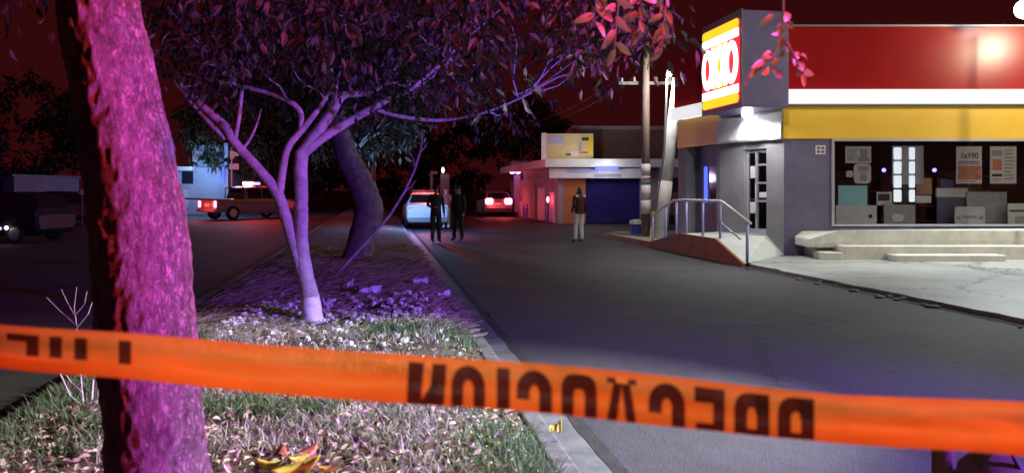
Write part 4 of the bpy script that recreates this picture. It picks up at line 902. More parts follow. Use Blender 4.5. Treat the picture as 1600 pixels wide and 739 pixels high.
# ------------------------------------------------------------------ trees
def jitter_path(a, b, n, amp, seed, sag=0.0):
    a = Vector(a); b = Vector(b); q = []
    for k in range(n + 1):
        t = k / n; p = a.lerp(b, t); f = math.sin(PI * t)
        p += Vector((noise.noise(Vector((seed, t * 2.2, 0))), noise.noise(Vector((seed, t * 2.2, 7))), noise.noise(Vector((seed, t * 2.2, 13))))) * amp * f
        p.z -= sag * f; q.append(p)
    return q
def add_leaf(mb, p, d, ln, wd, curl=0.15):
    d = d.normalized(); s = d.cross(Vector((random.uniform(-1, 1), random.uniform(-1, 1), random.uniform(-0.2, 1)))); 
    if s.length < 1e-3: s = d.orthogonal()
    s.normalize(); n = s.cross(d); i = len(mb.v)
    mb.v += [p, p + d * ln * .35 + s * wd * .48 + n * wd * curl, p + d * ln * .72 + s * wd * .40 + n * wd * curl, p + d * ln - n * ln * .12, p + d * ln * .72 - s * wd * .40 + n * wd * curl, p + d * ln * .35 - s * wd * .48 + n * wd * curl, p + d * ln * .55]
    mb.f += [(i, i + 1, i + 6), (i + 1, i + 2, i + 6), (i + 2, i + 3, i + 6), (i + 3, i + 4, i + 6), (i + 4, i + 5, i + 6), (i + 5, i, i + 6)]
def leaf_clump(mb, c, r, n, ln, droop=0.6):
    for _ in range(n):
        v = Vector((random.gauss(0, 1), random.gauss(0, 1), random.gauss(0, .8))) * r * .5
        d = v.normalized() * .6 + Vector((random.uniform(-1, 1), random.uniform(-1, 1), random.uniform(-1, .4) - droop)); s = random.uniform(.7, 1.3)
        add_leaf(mb, c + v, d, ln * s, ln * s * random.uniform(.3, .45))
# slim tree with whitewashed foot on the median
YT = 8.6
tb = P(491, 522, YT); tb.z = 0.13
tr = thing('slim_tree', 'slim forked tree with whitewashed foot on the grassy median', 'tree', tb)
Q = lambda px, py, y=YT: P(px, py, y)
trunk = MB(); g = random.Random(3)
pathR = [Vector((tb.x, tb.y, 0.10)), Q(486, 480), Q(474, 420), Q(463, 370), Q(455, 340)]
wsh = [tb + Vector((0.01, 0, -0.05)), Q(490, 505), Q(484, 462), ]
foot_r = [0.155, 0.142, 0.125]
ft = MB().limb([Q(491, 526), Q(489, 505), Q(484, 463)], [0.1346, 0.1214, 0.1038], 16, cap=False); nr = len(ft.v) // 16
for j in range(16):
    dz = 0.035 * noise.noise(Vector((j * .9, 2, 0))) + 0.02 * noise.noise(Vector((j * 2.1, 7, 0)))
    for k in range(nr): ft.v[k * 16 + j].z += dz * (k / (nr - 1)) ** 3
ft.build('whitewashed_foot', M['whitewash'], tr, smooth=True)
MB().limb([Q(490.5, 520), Q(489, 503), Q(484, 462.5), Q(476, 425), Q(471, 380), Q(471, 320), Q(470, 262), Q(472, 236)], [0.1144, 0.1056, 0.0986, 0.0924, 0.0748, 0.0722, 0.0748, 0.0792], 16).build('trunk', M['bark_pale'], tr, smooth=True)
MB().limb([Q(476, 432), Q(461, 385), Q(447, 340), Q(432, 300), Q(402, 262), Q(366, 222), Q(350, 196), Q(318, 168), Q(285, 138, 8.7), Q(255, 112, 8.9), Q(215, 85, 9.1)], [0.0880, 0.0748, 0.0660, 0.0634, 0.0546, 0.0510, 0.0458, 0.0396, 0.0334, 0.0264, 0.0176], 10).build('limb', M['bark_pale'], tr, smooth=True)
MB().limb([Q(436, 304), Q(441, 270), Q(447, 240), Q(455, 222), Q(470, 205), Q(490, 180), Q(508, 155), Q(540, 100, 8.4), Q(560, 40, 8.3)], [0.0484, 0.0440, 0.0405, 0.0405, 0.0370, 0.0317, 0.0264, 0.0220, 0.0158], 9).build('limb', M['bark_pale'], tr, smooth=True)
MB().limb([Q(472, 240), Q(500, 218), Q(545, 190), Q(590, 165), Q(612, 152), Q(640, 140, 8.4), Q(700, 90, 8.2)], [0.0748, 0.0546, 0.0458, 0.0396, 0.0317, 0.0264, 0.0158], 10).build('limb', M['bark_pale'], tr, smooth=True)
MB().limb([Q(590, 172), Q(615, 180), Q(660, 187), Q(700, 187), Q(760, 175, 8.3), Q(810, 155, 8.2)], [0.0264, 0.0229, 0.0211, 0.0185, 0.0141, 0.0088], 7).build('limb', M['bark_pale'], tr, smooth=True)
MB().limb([Q(470, 244), Q(490, 215), Q(515, 180), Q(528, 158), Q(540, 148), Q(575, 145), Q(608, 128)], [0.0748, 0.0660, 0.0581, 0.0528, 0.0440, 0.0317, 0.0176], 9).build('limb', M['bark_pale'], tr, smooth=True)
MB().limb([Q(528, 160), Q(520, 130), Q(512, 95), Q(505, 40), Q(500, -30)], [0.0484, 0.0440, 0.0396, 0.0334, 0.0264], 8).build('limb', M['bark_pale'], tr, smooth=True)
MB().limb([Q(470, 200), Q(469, 175), Q(450, 158), Q(410, 143), Q(370, 134), Q(300, 118), Q(230, 98, 8.8)], [0.0317, 0.0317, 0.0282, 0.0246, 0.0211, 0.0176, 0.0123], 8).build('limb', M['bark_pale'], tr, smooth=True)
MB().limb([Q(368, 215), Q(374, 180), Q(377, 150), Q(379, 135)], [0.0229, 0.0211, 0.0211, 0.0176], 7).build('limb', M['bark_pale'], tr, smooth=True)
MB().limb([Q(380, 232), Q(392, 215), Q(402, 192), Q(408, 170)], [0.0176, 0.0150, 0.0106, 0.0070], 6).build('limb', M['bark_pale'], tr, smooth=True)
MB().limb([Q(352, 218), Q(330, 195), Q(305, 168), Q(270, 125)], [0.0246, 0.0246, 0.0211, 0.0141], 7).build('limb', M['bark_pale'], tr, smooth=True)
cr = MB(); random.seed(21)
ends = [Q(215, 85, 9.1), Q(285, 138, 8.7), Q(560, 40, 8.3), Q(508, 155), Q(700, 90, 8.2), Q(810, 155, 8.2), Q(760, 175, 8.3), Q(608, 128), Q(505, 40), Q(500, -30), Q(230, 98, 8.8), Q(370, 134), Q(640, 140, 8.4), Q(450, 158)]
ntw = 0
for _ in range(330):
    px = random.gauss(520, 210); y = YT + random.gauss(0, 1.1)
    low = 118 + 72 * math.exp(-((px - 760) / 130) ** 2) + 34 * nz(px * 0.016, 4)
    py = low - abs(random.gauss(0, 1)) * 150
    if px < 215 or px > 960: continue
    c = P(px, py, y); leaf_clump(cr, c, random.uniform(.22, .42), 30, random.uniform(.06, .11))
    if ntw < 70 and py > -20:
        e = min(ends, key=lambda q: (q - c).length)
        if (e - c).length < 1.3: MB().tube(jitter_path(e, c, 4, .12, px), [.012, .010, .008, .006, .003], 5).build('twig', M['bark_pale'], tr); ntw += 1
for _ in range(30):
    px = random.uniform(300, 640); leaf_clump(cr, P(px, random.uniform(105, 195), YT + random.gauss(0.5, .6)), .25, 10, .09)
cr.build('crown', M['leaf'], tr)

# thick near trunk
random.seed(5)
big = thing('thick_tree', 'thick rough-barked leaning trunk lit pink beside the camera', 'tree', (-1.31, 2.9, 0.15))
path = [(-1.26, 2.9, -0.05), (-1.28, 2.9, 0.25), P(247, 739, 2.9), P(240, 640, 2.9), P(230, 520, 2.9), P(221, 400, 2.9), P(205, 280, 2.9), P(182, 150, 2.9), P(160, 40, 2.9), P(146, -40, 2.9), (-1.68, 2.95, 2.9), (-1.78, 3.1, 3.6)]
rad = [0.24, 0.195, 0.178, 0.172, 0.172, 0.170, 0.160, 0.150, 0.143, 0.14, 0.135, 0.13]
# resample finely and displace for bark relief
pp, rr = resample(path, rad, 300); bt = MB(); bt.tube(pp, rr, 130)
for k, p in enumerate(pp):
    for j in range(130):
        i = k * 130 + j; d = (bt.v[i] - p).normalized(); q = bt.v[i]
        h = 0.007 * noise.noise(q * 5) + 0.003 * noise.noise(Vector((q.x * 14, q.y * 14, q.z * 7))) + 0.005 * noise.turbulence(Vector((q.x * 30, q.y * 30, q.z * 16)), 3, False)
        w = noise.noise(Vector((q.x * 22, q.y * 22, q.z * 11)) + Vector((3, 1, 8))); h += 0.004 * max(0, 1 - abs(w) * 5)
        bt.v[i] = q + d * h
bt.build('trunk', M['bark_near'], big, smooth=True)
MB().tube([(-1.78, 3.1, 3.55), (-1.2, 3.4, 4.3), (-0.3, 3.6, 4.7), (0.8, 3.6, 4.6), (1.9, 3.3, 4.1)], [0.11, 0.09, 0.07, 0.05, 0.03], 9).build('limb', M['bark_dark'], big, smooth=True)
MB().tube([(-1.78, 3.1, 3.55), (-2.3, 3.6, 4.4), (-2.9, 4.4, 5.0)], [0.11, 0.08, 0.05], 9).build('limb', M['bark_dark'], big, smooth=True)
cr = MB()
for _ in range(150):
    px = random.uniform(380, 1060); y = random.uniform(3.6, 6.5); py = random.uniform(-190, 45) + 25 * nz(px * 0.02, 3)
    if px > 880: py += 20
    leaf_clump(cr, P(px, py, y), .26, 18, .075)
for _ in range(60):
    px = random.uniform(-100, 420); y = random.uniform(3.6, 6.5); leaf_clump(cr, P(px, random.uniform(-160, 10), y), .26, 16, .075)
for _ in range(26):
    leaf_clump(cr, P(random.uniform(880, 1015), random.uniform(-20, 95), random.uniform(3.4, 5.0)), .17, 14, .075)
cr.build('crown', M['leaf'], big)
# hanging sprigs near the lens: every leaf its own piece
def sprig(label, stems, leaves):
    t = thing('leafy_sprig', label, 'sprig', stems[0][0])
    for s in stems: MB().tube(s, [0.004] * (len(s) - 1) + [0.002], 5).build('stem', M['bark_dark'], t)
    for (a, b, w) in leaves:
        lf = MB(); d = b - a; ln = d.length; d.normalize(); s = d.cross(Vector((random.uniform(-.5, .5), -1, random.uniform(-.4, .4)))).normalized(); n = s.cross(d)
        rows = [(0, .0), (.2, .75), (.45, 1), (.7, .85), (.9, .45), (1, .0)]
        for (tt, ww) in rows:
            c_ = a + d * ln * tt + n * ln * .10 * math.sin(tt * PI); lf.v += [c_ + s * w * .5 * ww + n * w * .16 * ww, c_, c_ - s * w * .5 * ww + n * w * .16 * ww]
        for k in range(5):
            for j in range(2): i = k * 3 + j; lf.f.append((i, i + 1, i + 4, i + 3))
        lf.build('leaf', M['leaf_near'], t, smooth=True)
def Lf(x0, y0, x1, y1, wpx, y): a = P(x0, y0, y); b = P(x1, y1, y + random.uniform(-.06, .06)); return (a, b, wpx / F * y)
ys = 2.5
sprig('drooping leafy sprig lit red hanging before the shop sign box',
      [[P(1224, -60, ys), P(1224, 20, ys), P(1222, 60, ys), P(1205, 90, ys), P(1178, 118, ys)], [P(1222, 60, ys), P(1240, 85, ys), P(1252, 112, ys)], [P(1210, 84, ys), P(1204, 110, ys)]],
      [Lf(1209, 22, 1184, 42, 9, ys), Lf(1224, 20, 1231, 36, 16, ys), Lf(1222, 30, 1214, 44, 14, ys), Lf(1228, 34, 1238, 46, 12, ys), Lf(1222, 44, 1220, 60, 16, ys), Lf(1218, 52, 1205, 54, 7, ys), Lf(1223, 60, 1219, 80, 12, ys), Lf(1228, 62, 1232, 82, 8, ys), Lf(1224, 78, 1220, 90, 10, ys),
       Lf(1206, 84, 1190, 92, 14, ys), Lf(1194, 94, 1173, 108, 11, ys), Lf(1186, 104, 1171, 122, 9, ys), Lf(1178, 112, 1164, 134, 10, ys), Lf(1204, 86, 1212, 82, 8, ys), Lf(1200, 104, 1190, 116, 12, ys), Lf(1216, 92, 1206, 106, 10, ys), Lf(1206, 104, 1222, 122, 11, ys), Lf(1240, 82, 1248, 92, 10, ys), Lf(1250, 86, 1260, 94, 8, ys),
       Lf(1244, 98, 1256, 110, 12, ys), Lf(1250, 112, 1246, 120, 8, ys), Lf(1256, 112, 1272, 118, 12, ys), Lf(1252, 116, 1257, 137, 8, ys), Lf(1236, 88, 1242, 104, 9, ys)])
def rand_sprig(label, x, y0, y1, n, ys, spread=40, ln=30):
    st = [[P(x, y0, ys), P(x + 4, (y0 + y1) / 2, ys), P(x - 3, y1, ys)]]; lv = []
    for k in range(n):
        t = (k + .5) / n; yy = y0 + (y1 - y0) * t; s = random.choice((-1, 1)); l_ = ln * random.uniform(.7, 1.3); an = random.uniform(.3, 1.4)
        lv.append(Lf(x, yy, x + s * l_ * math.cos(an), yy + l_ * math.sin(an), l_ * .36, ys + random.uniform(-.1, .1)))
    sprig(label, st, lv)
rand_sprig('red-lit leafy sprig hanging just left of the wooden pole top', 962, -70, 82, 15, 2.9, ln=27)
rand_sprig('red-lit leafy sprig dangling between wooden pole and shop sign', 1036, -70, 78, 15, 2.8, ln=26)
rand_sprig('reddish leafy sprig at the top edge right of centre', 930, -70, 40, 9, 3.0, ln=30)
rand_sprig('dim leafy sprig at the top edge above the pole crossarm', 1000, -70, 50, 10, 3.2, ln=30)

def bg_tree(name, label, u, v, h, seed, trunk_px=None, rx=2.2, n=130, ln=.22, lowz=2.2):
    random.seed(seed); p = R(u, v, 0.1); t = thing(name, label, 'tree', p)
    if trunk_px is None:
        path = jitter_path(p, p + Vector((random.uniform(-.4, .4), 0, lowz + .8)), 6, .3, seed); MB().tube(path, [.2 - .015 * k for k in range(7)], 10).build('trunk', M['bark_dark'], t, smooth=True); topp = path[-1]
    else:
        path = [P(*q) for q in trunk_px]; MB().limb(path, [.32, .28, .30, .27, .24, .2, .15][:len(path)], 16).build('trunk', M['bark_dark'], t, smooth=True); topp = path[-1]
    for k in range(5):
        a = 2 * PI * k / 5 + seed; e = topp + Vector((math.cos(a) * rx * .7, math.sin(a) * rx * .7, random.uniform(.6, 1.6))); MB().tube(jitter_path(topp - Vector((0, 0, .3)), e, 5, .3, seed + k), [.1, .085, .07, .055, .04, .02], 7).build('limb', M['bark_dark'], t, smooth=True)
    cr = MB(); cz = (lowz + h) / 2
    for _ in range(n):
        w = Vector((random.gauss(0, 1), random.gauss(0, 1), random.gauss(0, 1))).normalized() * random.uniform(.35, 1) ** .5
        leaf_clump(cr, Vector((topp.x + w.x * rx, topp.y + w.y * rx, cz + w.z * (h - lowz) / 2)), .55, 22, ln)
    cr.build('crown', M['leaf'], t)
YD = 16.2
bg_tree('leaning_tree', 'bent tree trunk in blue shade behind the slim tree', 16, -0.6, 6.5, 31, [(556, 412, YD), (566, 370, YD), (576, 325, YD), (560, 280, YD), (542, 245, YD), (530, 200, YD), (520, 150, YD)], rx=2.6, n=110, ln=.2, lowz=3.0)
bg_tree('median_tree', 'dark leafy tree on the median behind the patrol sedan', 29, -0.6, 7.5, 47, rx=2.8, n=150, ln=.3, lowz=2.6)
bg_tree('median_tree', 'dark leafy tree far up the median above the officers', 44, -0.4, 8.5, 52, rx=3.6, n=150, ln=.4, lowz=3.0)
bg_tree('roadside_tree', 'dark leafy tree beyond the far road left of the blue house', 64, -21.5, 9.5, 63, rx=4.0, n=150, ln=.4, lowz=3.2)
bg_tree('street_tree', 'dark leafy tree rising behind the corner building canopy', 58, 11.0, 9.0, 71, rx=3.6, n=140, ln=.4, lowz=4.2)
bg_tree('street_tree', 'dark bushy tree closing the far end of the street', 84, 2.0, 9.0, 81, rx=5.0, n=110, ln=.6, lowz=0.8)
bg_tree('street_tree', 'dark bushy tree beyond the gate pillar lamp', 74, -5.0, 10.0, 82, rx=5.0, n=110, ln=.6, lowz=1.2)
bg_tree('street_tree', 'dark bushy tree far off right of the silver hatchback', 92, 9.5, 11.0, 83, rx=5.5, n=110, ln=.6, lowz=1.0)
bg_tree('roadside_tree', 'dark leafy tree over the patrol pickup roof', 56, -9.5, 9.0, 84, rx=4.2, n=130, ln=.45, lowz=2.4)
bg_tree('roadside_tree', 'dark leafy tree seen through the fork of the slim tree', 62, -5.5, 9.0, 85, rx=4.2, n=120, ln=.45, lowz=1.6)
bg_tree('roadside_tree', 'dark leafy tree behind the low house at the left edge', 47, -26, 9.0, 86, rx=5.0, n=130, ln=.45, lowz=1.8)
bg_tree('roadside_tree', 'dark leafy tree behind the round lamp and thick trunk', 60, -24, 10.0, 87, rx=5.0, n=130, ln=.45, lowz=1.4)
# thin bare sapling leaning behind the slim tree
ysp = 12.5
sp = thing('bare_sapling', 'thin bare leaning stem lit violet right of the bent trunk', 'sapling', P(516, 436, ysp))
MB().tube([P(514, 440, ysp), P(545, 408, ysp), P(578, 372, ysp), P(610, 335, ysp), P(632, 300, ysp), P(648, 265, ysp), P(658, 232, ysp), P(660, 205, ysp)], [.028, .026, .025, .024, .022, .02, .016, .01], 7).build('stem', M['bark_pale'], sp, smooth=True)
for (a, b) in (((632, 300), (650, 282)), ((648, 265), (642, 240)), ((655, 240), (668, 222))): MB().tube([P(*a, ysp), P((a[0] + b[0]) / 2 + 2, (a[1] + b[1]) / 2, ysp), P(*b, ysp)], [.012, .009, .005], 5).build('twig', M['bark_pale'], sp)
# leafless shrubs left of the trunk
def shrub(label, x, y0, Y, s, segs, m):
    b0 = P(x, y0, Y); t = thing('bare_shrub', label, 'shrub', b0); 
    for sg in segs: MB().tube([P(x + dx * s, y0 - dy * s, Y + dz) for dx, dy, dz in sg], [.006, .005, .004, .003][:len(sg)], 5).build('twig', M[m], t)
shrub('pale leafless twiggy shrub in the grass left of the thick trunk', 130, 668, 5.0, 1.0, [[(0, -10, 0), (2, 30, 0), (-2, 60, 0), (-4, 92, 0)], [(1, 32, 0), (-20, 50, .05), (-36, 85, .1)], [(1, 20, 0), (-25, 30, .1), (-42, 36, .1)], [(0, 25, 0), (14, 45, -.05), (16, 75, 0)], [(1, 30, 0), (22, 40, 0), (24, 60, .1)], [(-1, 55, 0), (-18, 70, 0), (-26, 82, .05)], [(0, 12, 0), (20, 30, .1), (28, 48, .1)]], 'twig')
shrub('violet-lit leafless twigs rising above the tape at the left', 118, 540, 7.2, 1.0, [[(0, -20, 0), (2, 30, 0), (-2, 60, 0), (2, 92, 0)], [(1, 32, 0), (-25, 55, .05), (-45, 75, .1)], [(0, 45, 0), (-14, 70, .1), (-22, 88, .1)], [(0, 25, 0), (20, 50, -.05), (30, 80, 0)], [(1, 50, 0), (14, 65, 0), (18, 85, .1)]], 'bark_pale')

# ------------------------------------------------------------------ ground cover on the median
random.seed(11)
def blade(mb, p, h, lean, w):
    a = random.uniform(0, 2 * PI); s = Vector((math.cos(a), math.sin(a), 0)) * w; l = Vector((random.gauss(0, 1), random.gauss(0, 1), 0)) * lean * h; i = len(mb.v)
    mb.v += [p - s, p + s, p + l * .45 + Vector((0, 0, h * .6)) + s * .7, p + l * .45 + Vector((0, 0, h * .6)) - s * .7, p + l + Vector((0, 0, h))]
    mb.f += [(i, i + 1, i + 2, i + 3), (i + 3, i + 2, i + 4)]
def gp_(u, v): return R(u, v, med_z(u, v) - 0.01)
ga = MB(); gb = MB(); gl = MB(); gs = MB(); fk = MB()
for _ in range(64000):
    u = 3.2 + 6.0 * random.random() ** 1.25; v = random.uniform(VL + .1, VK - .16)
    dn = noise.noise(Vector((u * 1.1, v * 1.1, 2))); 
    if u < 4.3 and v > -1.9 and v < 0.65 and random.random() < .7: continue
    if u > 7.6 and random.random() < (u - 7.6) / 1.2: continue
    if random.random() < min(.92, max(0, .55 - 1.5 * dn - .9 * noise.noise(Vector((u * 3.1, v * 3.1, 9))))): continue
    if v > 0.55 or v < -1.55 or dn > .32: blade(gb, gp_(u, v), random.uniform(.04, .13), .5, .0045)
    else: blade(ga, gp_(u, v), random.uniform(.03, .10), .6, .005)
ga.build('dry_grass', M['grass'], kind='stuff'); gb.build('green_grass', M['greengrass'], kind='stuff')
for _ in range(5200):   # dead leaves close to the camera
    u = random.uniform(3.2, 5.4) if random.random() < .75 else random.uniform(5, 8.5); v = random.uniform(VL + .15, VK - .18); p = gp_(u, v) + Vector((0, 0, random.uniform(.0, .05)))
    d = Vector((random.gauss(0, 1), random.gauss(0, 1), random.gauss(0, .35))); s = random.uniform(.03, .07); add_leaf(gl, p, d, s, s * .45, .3)
gl.build('leaf_litter', M['litter'], kind='stuff')
for _ in range(9000):   # straw on the bare soil further back
    u = random.uniform(7.5, 20); v = random.uniform(VL + .15, VK - .18); p = gp_(u, v) + Vector((0, 0, .012)); a = random.gauss(0.4, .5); l = random.uniform(.08, .3); d = (RN * math.cos(a) + RD * math.sin(a)) * l + Vector((0, 0, random.uniform(0, .05))); w = Vector((0, 0, .006)) + RD * .006; i = len(gs.v)
    gs.v += [p, p + w, p + d + w, p + d]; gs.f.append((i, i + 1, i + 2, i + 3))
gs.build('straw', M['straw'], kind='stuff')
for _ in range(620):    # pale crumbs of broken plaster and petals round the slim tree
    u = random.gauss(9.0, .75); v = random.uniform(-1.6, .75); p = gp_(u, v) + Vector((0, 0, .02)); r = random.uniform(.012, .05) * (1.3 if random.random() < .15 else 1); fk.hexa([p + Vector((math.cos(a) * r * random.uniform(.6, 1.2), math.sin(a) * r * random.uniform(.6, 1.2), -.01)) for a in (0, 1.3, 2.5, 3.8, 5)], [p + Vector((math.cos(a) * r * .7, math.sin(a) * r * .7, r * random.uniform(.2, .9))) for a in (0, 1.3, 2.5, 3.8, 5)])
fk.build('pale_rubble', M['flake'], kind='stuff')
def fallen(label, px, py, ln, ang, m, wd=.4):
    Y = (CAMZ - .285) * F / (py - 297); p = P(px, py, Y); a = math.radians(ang); d = Vector((math.cos(a), math.sin(a), random.uniform(-.05, .2))).normalized(); s = d.cross(Vector((.2, -.5, 1))).normalized(); n = s.cross(d); lf = MB()
    rows = [(0, .05), (.15, .6), (.4, 1), (.65, .9), (.85, .5), (1, .02)]
    for (t_, w_) in rows:
        c_ = p + d * ln * (t_ - .5) + n * -ln * .18 * math.sin(t_ * PI); lf.v += [c_ + s * ln * wd * .5 * w_ - n * .02 * w_, c_, c_ - s * ln * wd * .5 * w_ - n * .02 * w_]
    for k in range(5):
        for j in range(2): i = k * 3 + j; lf.f.append((i, i + 1, i + 4, i + 3))
    o = lf.build('fallen_leaf', M[m], smooth=True); tag(o, label, 'leaf', 'large fallen leaves'); so = o.modifiers.new('t', 'SOLIDIFY'); so.thickness = .002
fallen('yellow fallen leaf lying leftmost in the litter', 420, 716, .17, 165, 'yellow_leaf', .34)
fallen('large yellow-green fallen leaf at the bottom edge', 462, 722, .24, 20, 'yellow_leaf', .42)
fallen('small yellow leaf on top of the fallen pair', 468, 708, .12, 40, 'yellow_leaf', .4)
fallen('dark red fallen leaf between the yellow leaves', 440, 700, .15, 100, 'darkred_leaf', .55)
fallen('dark red curled leaf behind the large yellow leaf', 482, 698, .14, 60, 'darkred_leaf', .55)
fallen('thin yellow leaf right of the large fallen leaf', 512, 724, .11, 10, 'yellow_leaf', .35)
def scrap(label, px, py, ln, w, m, cat='litter'):
    Y = (CAMZ - .17) * F / (py - 297); p = P(px, py, Y); mbq = MB(); random.seed(int(px))
    for k in range(6):
        t_ = k / 5; mbq.v += [p + Vector(((t_ - .5) * ln, -.02, .01 + .04 * random.random())), p + Vector(((t_ - .5) * ln, w * (.2 + t_) * .6, .05 + w * t_ * .6 + .03 * random.random()))]
    for k in range(5): mbq.f.append((2 * k, 2 * k + 2, 2 * k + 3, 2 * k + 1))
    o = mbq.build('paper_scrap', M[m]); tag(o, label, cat, 'scraps on the median'); so = o.modifiers.new('t', 'SOLIDIFY'); so.thickness = .004
scrap('white wedge of paper lying on the bare soil', 578, 460, .30, .09, 'plastic_bag')
scrap('small crumpled white scrap left of the paper wedge', 547, 450, .08, .1, 'plastic_bag')
scrap('thin white stick-like scrap near the median kerb', 657, 444, .22, .03, 'plastic_bag')
scrap('crumpled white scrap at the kerb beside the road', 694, 466, .16, .06, 'plastic_bag')
scrap('small yellow-white leaf scrap in the gutter', 868, 680, .07, .03, 'yellow_leaf')

# ------------------------------------------------------------------ barrier tape across the foreground
TT = [(-420, 478, 540, 1.42), (0, 507, 575, 1.32), (200, 520, 592, 1.26), (400, 537, 613, 1.21), (640, 554, 631, 1.19), (800, 565, 641, 1.18), (1000, 583, 662, 1.17), (1270, 612, 688, 1.16), (1400, 620, 699, 1.13), (1600, 628, 713, 1.06), (2050, 650, 748, 0.98)]
def tape_at(px, t, off=0.0):
    for a, b in zip(TT, TT[1:]):
        if px <= b[0] or b is TT[-1]: break
    i = TT.index(a); p0 = TT[max(i - 1, 0)]; p3 = TT[min(i + 2, len(TT) - 1)]; s = (px - a[0]) / (b[0] - a[0])
    def cm(k): return 0.5 * (2 * a[k] + (b[k] - p0[k]) * s + (2 * p0[k] - 5 * a[k] + 4 * b[k] - p3[k]) * s * s + (3 * a[k] - p0[k] - 3 * b[k] + p3[k]) * s ** 3)
    y = cm(1) + (cm(2) - cm(1)) * t; Y = cm(3) + 0.022 * math.sin(t * PI * 1.9 + 0.6 + 0.8 * nz(px * .004, 2)) * (0.6 + 0.4 * nz(px * .006)) + 0.005 * nz(px * .012, t * 4) + 0.0025 * nz(px * .035, t * 2 + 5) + off
    return P(px, y, Y)
tp = thing('barrier_tape', 'orange plastic barrier tape with dark lettering stretched across the foreground', 'barrier tape', tape_at(800, 1.0))
def strip(t0, t1, off, name, nT=10, m='tape'):
    mb_ = MB(); xs = list(range(-420, 2051, 15))
    for x in xs:
        for j in range(nT + 1): mb_.v.append(tape_at(x, t0(x) + (t1(x) - t0(x)) * j / nT, off))
    for i in range(len(xs) - 1):
        for j in range(nT): a = i * (nT + 1) + j; mb_.f.append((a, a + 1, a + nT + 2, a + nT + 1))
    return mb_.build(name, M[m], tp, smooth=True)
strip(lambda x: 0.0, lambda x: 1.0, 0.0, 'strip')
strip(lambda x: 0.42 + 0.06 * nz(x * .003) + (0.25 if x < 150 else 0), lambda x: 0.985, 0.006, 'folded_layer', 6)
def glyph(polys, x0, x1, t0=0.14, t1=0.99):
    mb_ = MB()
    for q in polys:
        # split long quads into rows so that they follow the tape
        n = len(q) // 2
        L_, R_ = q[:n], q[n:][::-1]
        for k in range(n - 1):
            for r_ in range(4):
                def ip(A_, B_, s): return (A_[0] + (B_[0] - A_[0]) * s, A_[1] + (B_[1] - A_[1]) * s)
                a = ip(L_[k], L_[k + 1], r_ / 4); b = ip(L_[k], L_[k + 1], (r_ + 1) / 4); c_ = ip(R_[k], R_[k + 1], (r_ + 1) / 4); d = ip(R_[k], R_[k + 1], r_ / 4)
                mb_.quad(*[tape_at(x0 + (x1 - x0) * p[0], t0 + (t1 - t0) * p[1], -0.0035) for p in (a, b, c_, d)])
    return mb_.build('letter', M['tape_ink'], tp)
def bar(x0, x1, y0, y1): return [(x0, y0), (x0, y1), (x1, y1), (x1, y0)]
def arch(w=.36, l0=1.0, l1=1.0, sq=2.0):
    n = 14; out = [(0, l0)]; inn = [(w, l0)]
    for k in range(n + 1):
        a = PI - PI * k / n; ca, sa = math.cos(a), math.sin(a); e = 2 / sq
        f = lambda v: math.copysign(abs(v) ** e, v)
        out.append((.5 + .5 * f(ca), .5 - .5 * f(sa))); inn.append((.5 + (.5 - w) * f(ca), .55 - .2 * f(sa)))
    out.append((1, l1)); inn.append((1 - w, l1)); return out + inn[::-1]
dblock = [arch(.36, 1.0, 1.0, 2.6), bar(.6, 1, 0, .5), bar(.3, .7, .86, 1.0)]
GL = [([[(0.05, 0), (0, 1), (.36, 1), (.42, 0)], [(.66, 0), (.55, 1), (.93, 1), (1, 0)], [(.66, .45), (.3, 1), (.6, 1), (.8, .45)]], 635, 697), ([arch(.34)], 705, 757), ([bar(0, 1, 0, 1)], 776, 796), ([arch(.36, .72, 1.0)], 807, 862), ([arch(.34, 1, 1, 3.2)], 877, 932),
      ([[(.22, .12), (0, 1), (.34, 1), (.5, .12)], [(.5, .12), (.66, 1), (1, 1), (.78, .12)], bar(.0, .3, 0, .13), bar(.72, 1, 0, .13)], 948, 994), ([arch(.36, .72, 1.0)], 1013, 1070), ([bar(.62, 1, 0, 1), bar(0, .63, 0, .36), bar(.05, .63, .84, 1)], 1085, 1132), (dblock, 1147, 1202), (dblock, 1215, 1272)]
for polys, a, b in GL: glyph(polys, a, b)
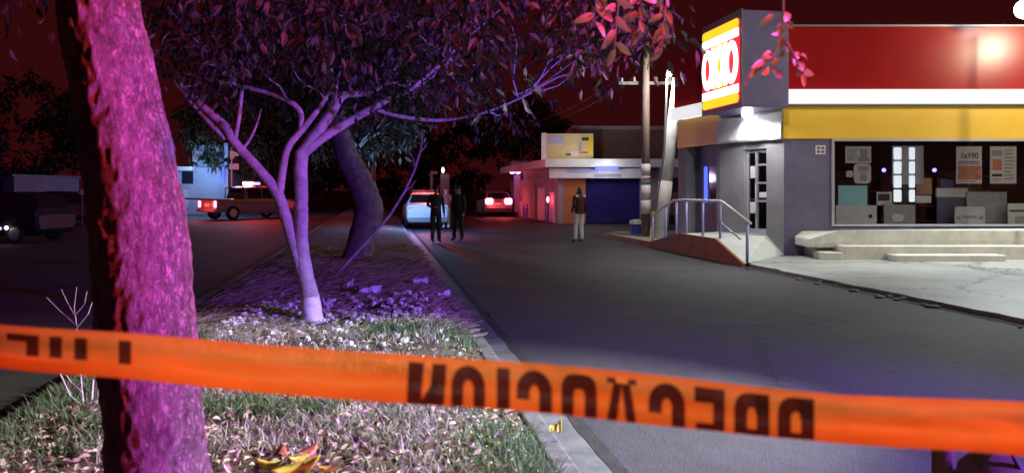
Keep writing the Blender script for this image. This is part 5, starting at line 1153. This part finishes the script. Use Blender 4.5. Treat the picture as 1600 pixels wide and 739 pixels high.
for polys, a, b in (([bar(0, 1, 0, .22), bar(.62, 1, .2, .62)], 10, 60), ([bar(0, 1, 0, .62)], 77, 96), ([bar(0, 1, 0, .62)], 116, 135), ([bar(0, 1, 0, .66)], 185, 204), ([bar(0, 1, 0, .5)], -40, -8)): glyph(polys, a, b, .17, .95)

# ------------------------------------------------------------------ bag and post below the tape at the right
bg_ = thing('equipment_bag', 'dark equipment bag below the tape at the lower right corner', 'bag', (2.19, 3.5, 0))
bgm = MB(); n = 16
for z, rx, ry in ((0, .14, .13), (.05, .16, .15), (.2, .155, .14), (.34, .13, .11), (.41, .07, .05)):
    for j in range(n):
        a = 2 * PI * j / n; e = .6; f = lambda v: math.copysign(abs(v) ** e, v); bgm.v.append(Vector((2.19 + rx * f(math.cos(a)), 3.5 + ry * f(math.sin(a)), z)))
for r_ in range(4):
    for j in range(n): bgm.f.append((r_ * n + j, r_ * n + (j + 1) % n, (r_ + 1) * n + (j + 1) % n, (r_ + 1) * n + j))
bgm.f.append(tuple(range(n))[::-1]); bgm.f.append(tuple(4 * n + j for j in range(n))); bgm.build('body', M['cloth_maroon'], bg_, smooth=True)
MB().tube([(2.08, 3.42, .36), (2.12, 3.4, .44), (2.2, 3.4, .46), (2.26, 3.42, .36)], .010, 6).build('handle', M['cloth_black'], bg_, smooth=True)
po = thing('short_post', 'short dark post below the tape left of the equipment bag', 'post', (1.965, 3.5, 0)); MB().tube([(1.965, 3.5, 0), (1.965, 3.5, .44)], [.05, .048], 12).build('shaft', M['cloth_maroon'], po, smooth=True); MB().tube([(1.965, 3.5, 0.0), (1.965, 3.5, .03)], .09, 12).build('foot', M['metal_dark'], po)
pw = MB(); rnd = random.Random(4)
for k in range(7):
    for j in range(8):
        a = 2 * PI * j / 8; r = (.025 + .028 * math.sin(PI * min(1, k / 5))) * rnd.uniform(.65, 1.25); pw.v.append(Vector((2.32 + r * math.cos(a) + .006 * k, 3.3 + r * .7 * math.sin(a), .02 + .065 * k)))
for k in range(6):
    for j in range(8): pw.f.append((k * 8 + j, k * 8 + (j + 1) % 8, (k + 1) * 8 + (j + 1) % 8, (k + 1) * 8 + j))
o = pw.build('plastic_wrap', M['plastic_bag']); tag(o, 'crumpled shiny white plastic standing beside the equipment bag', 'plastic')
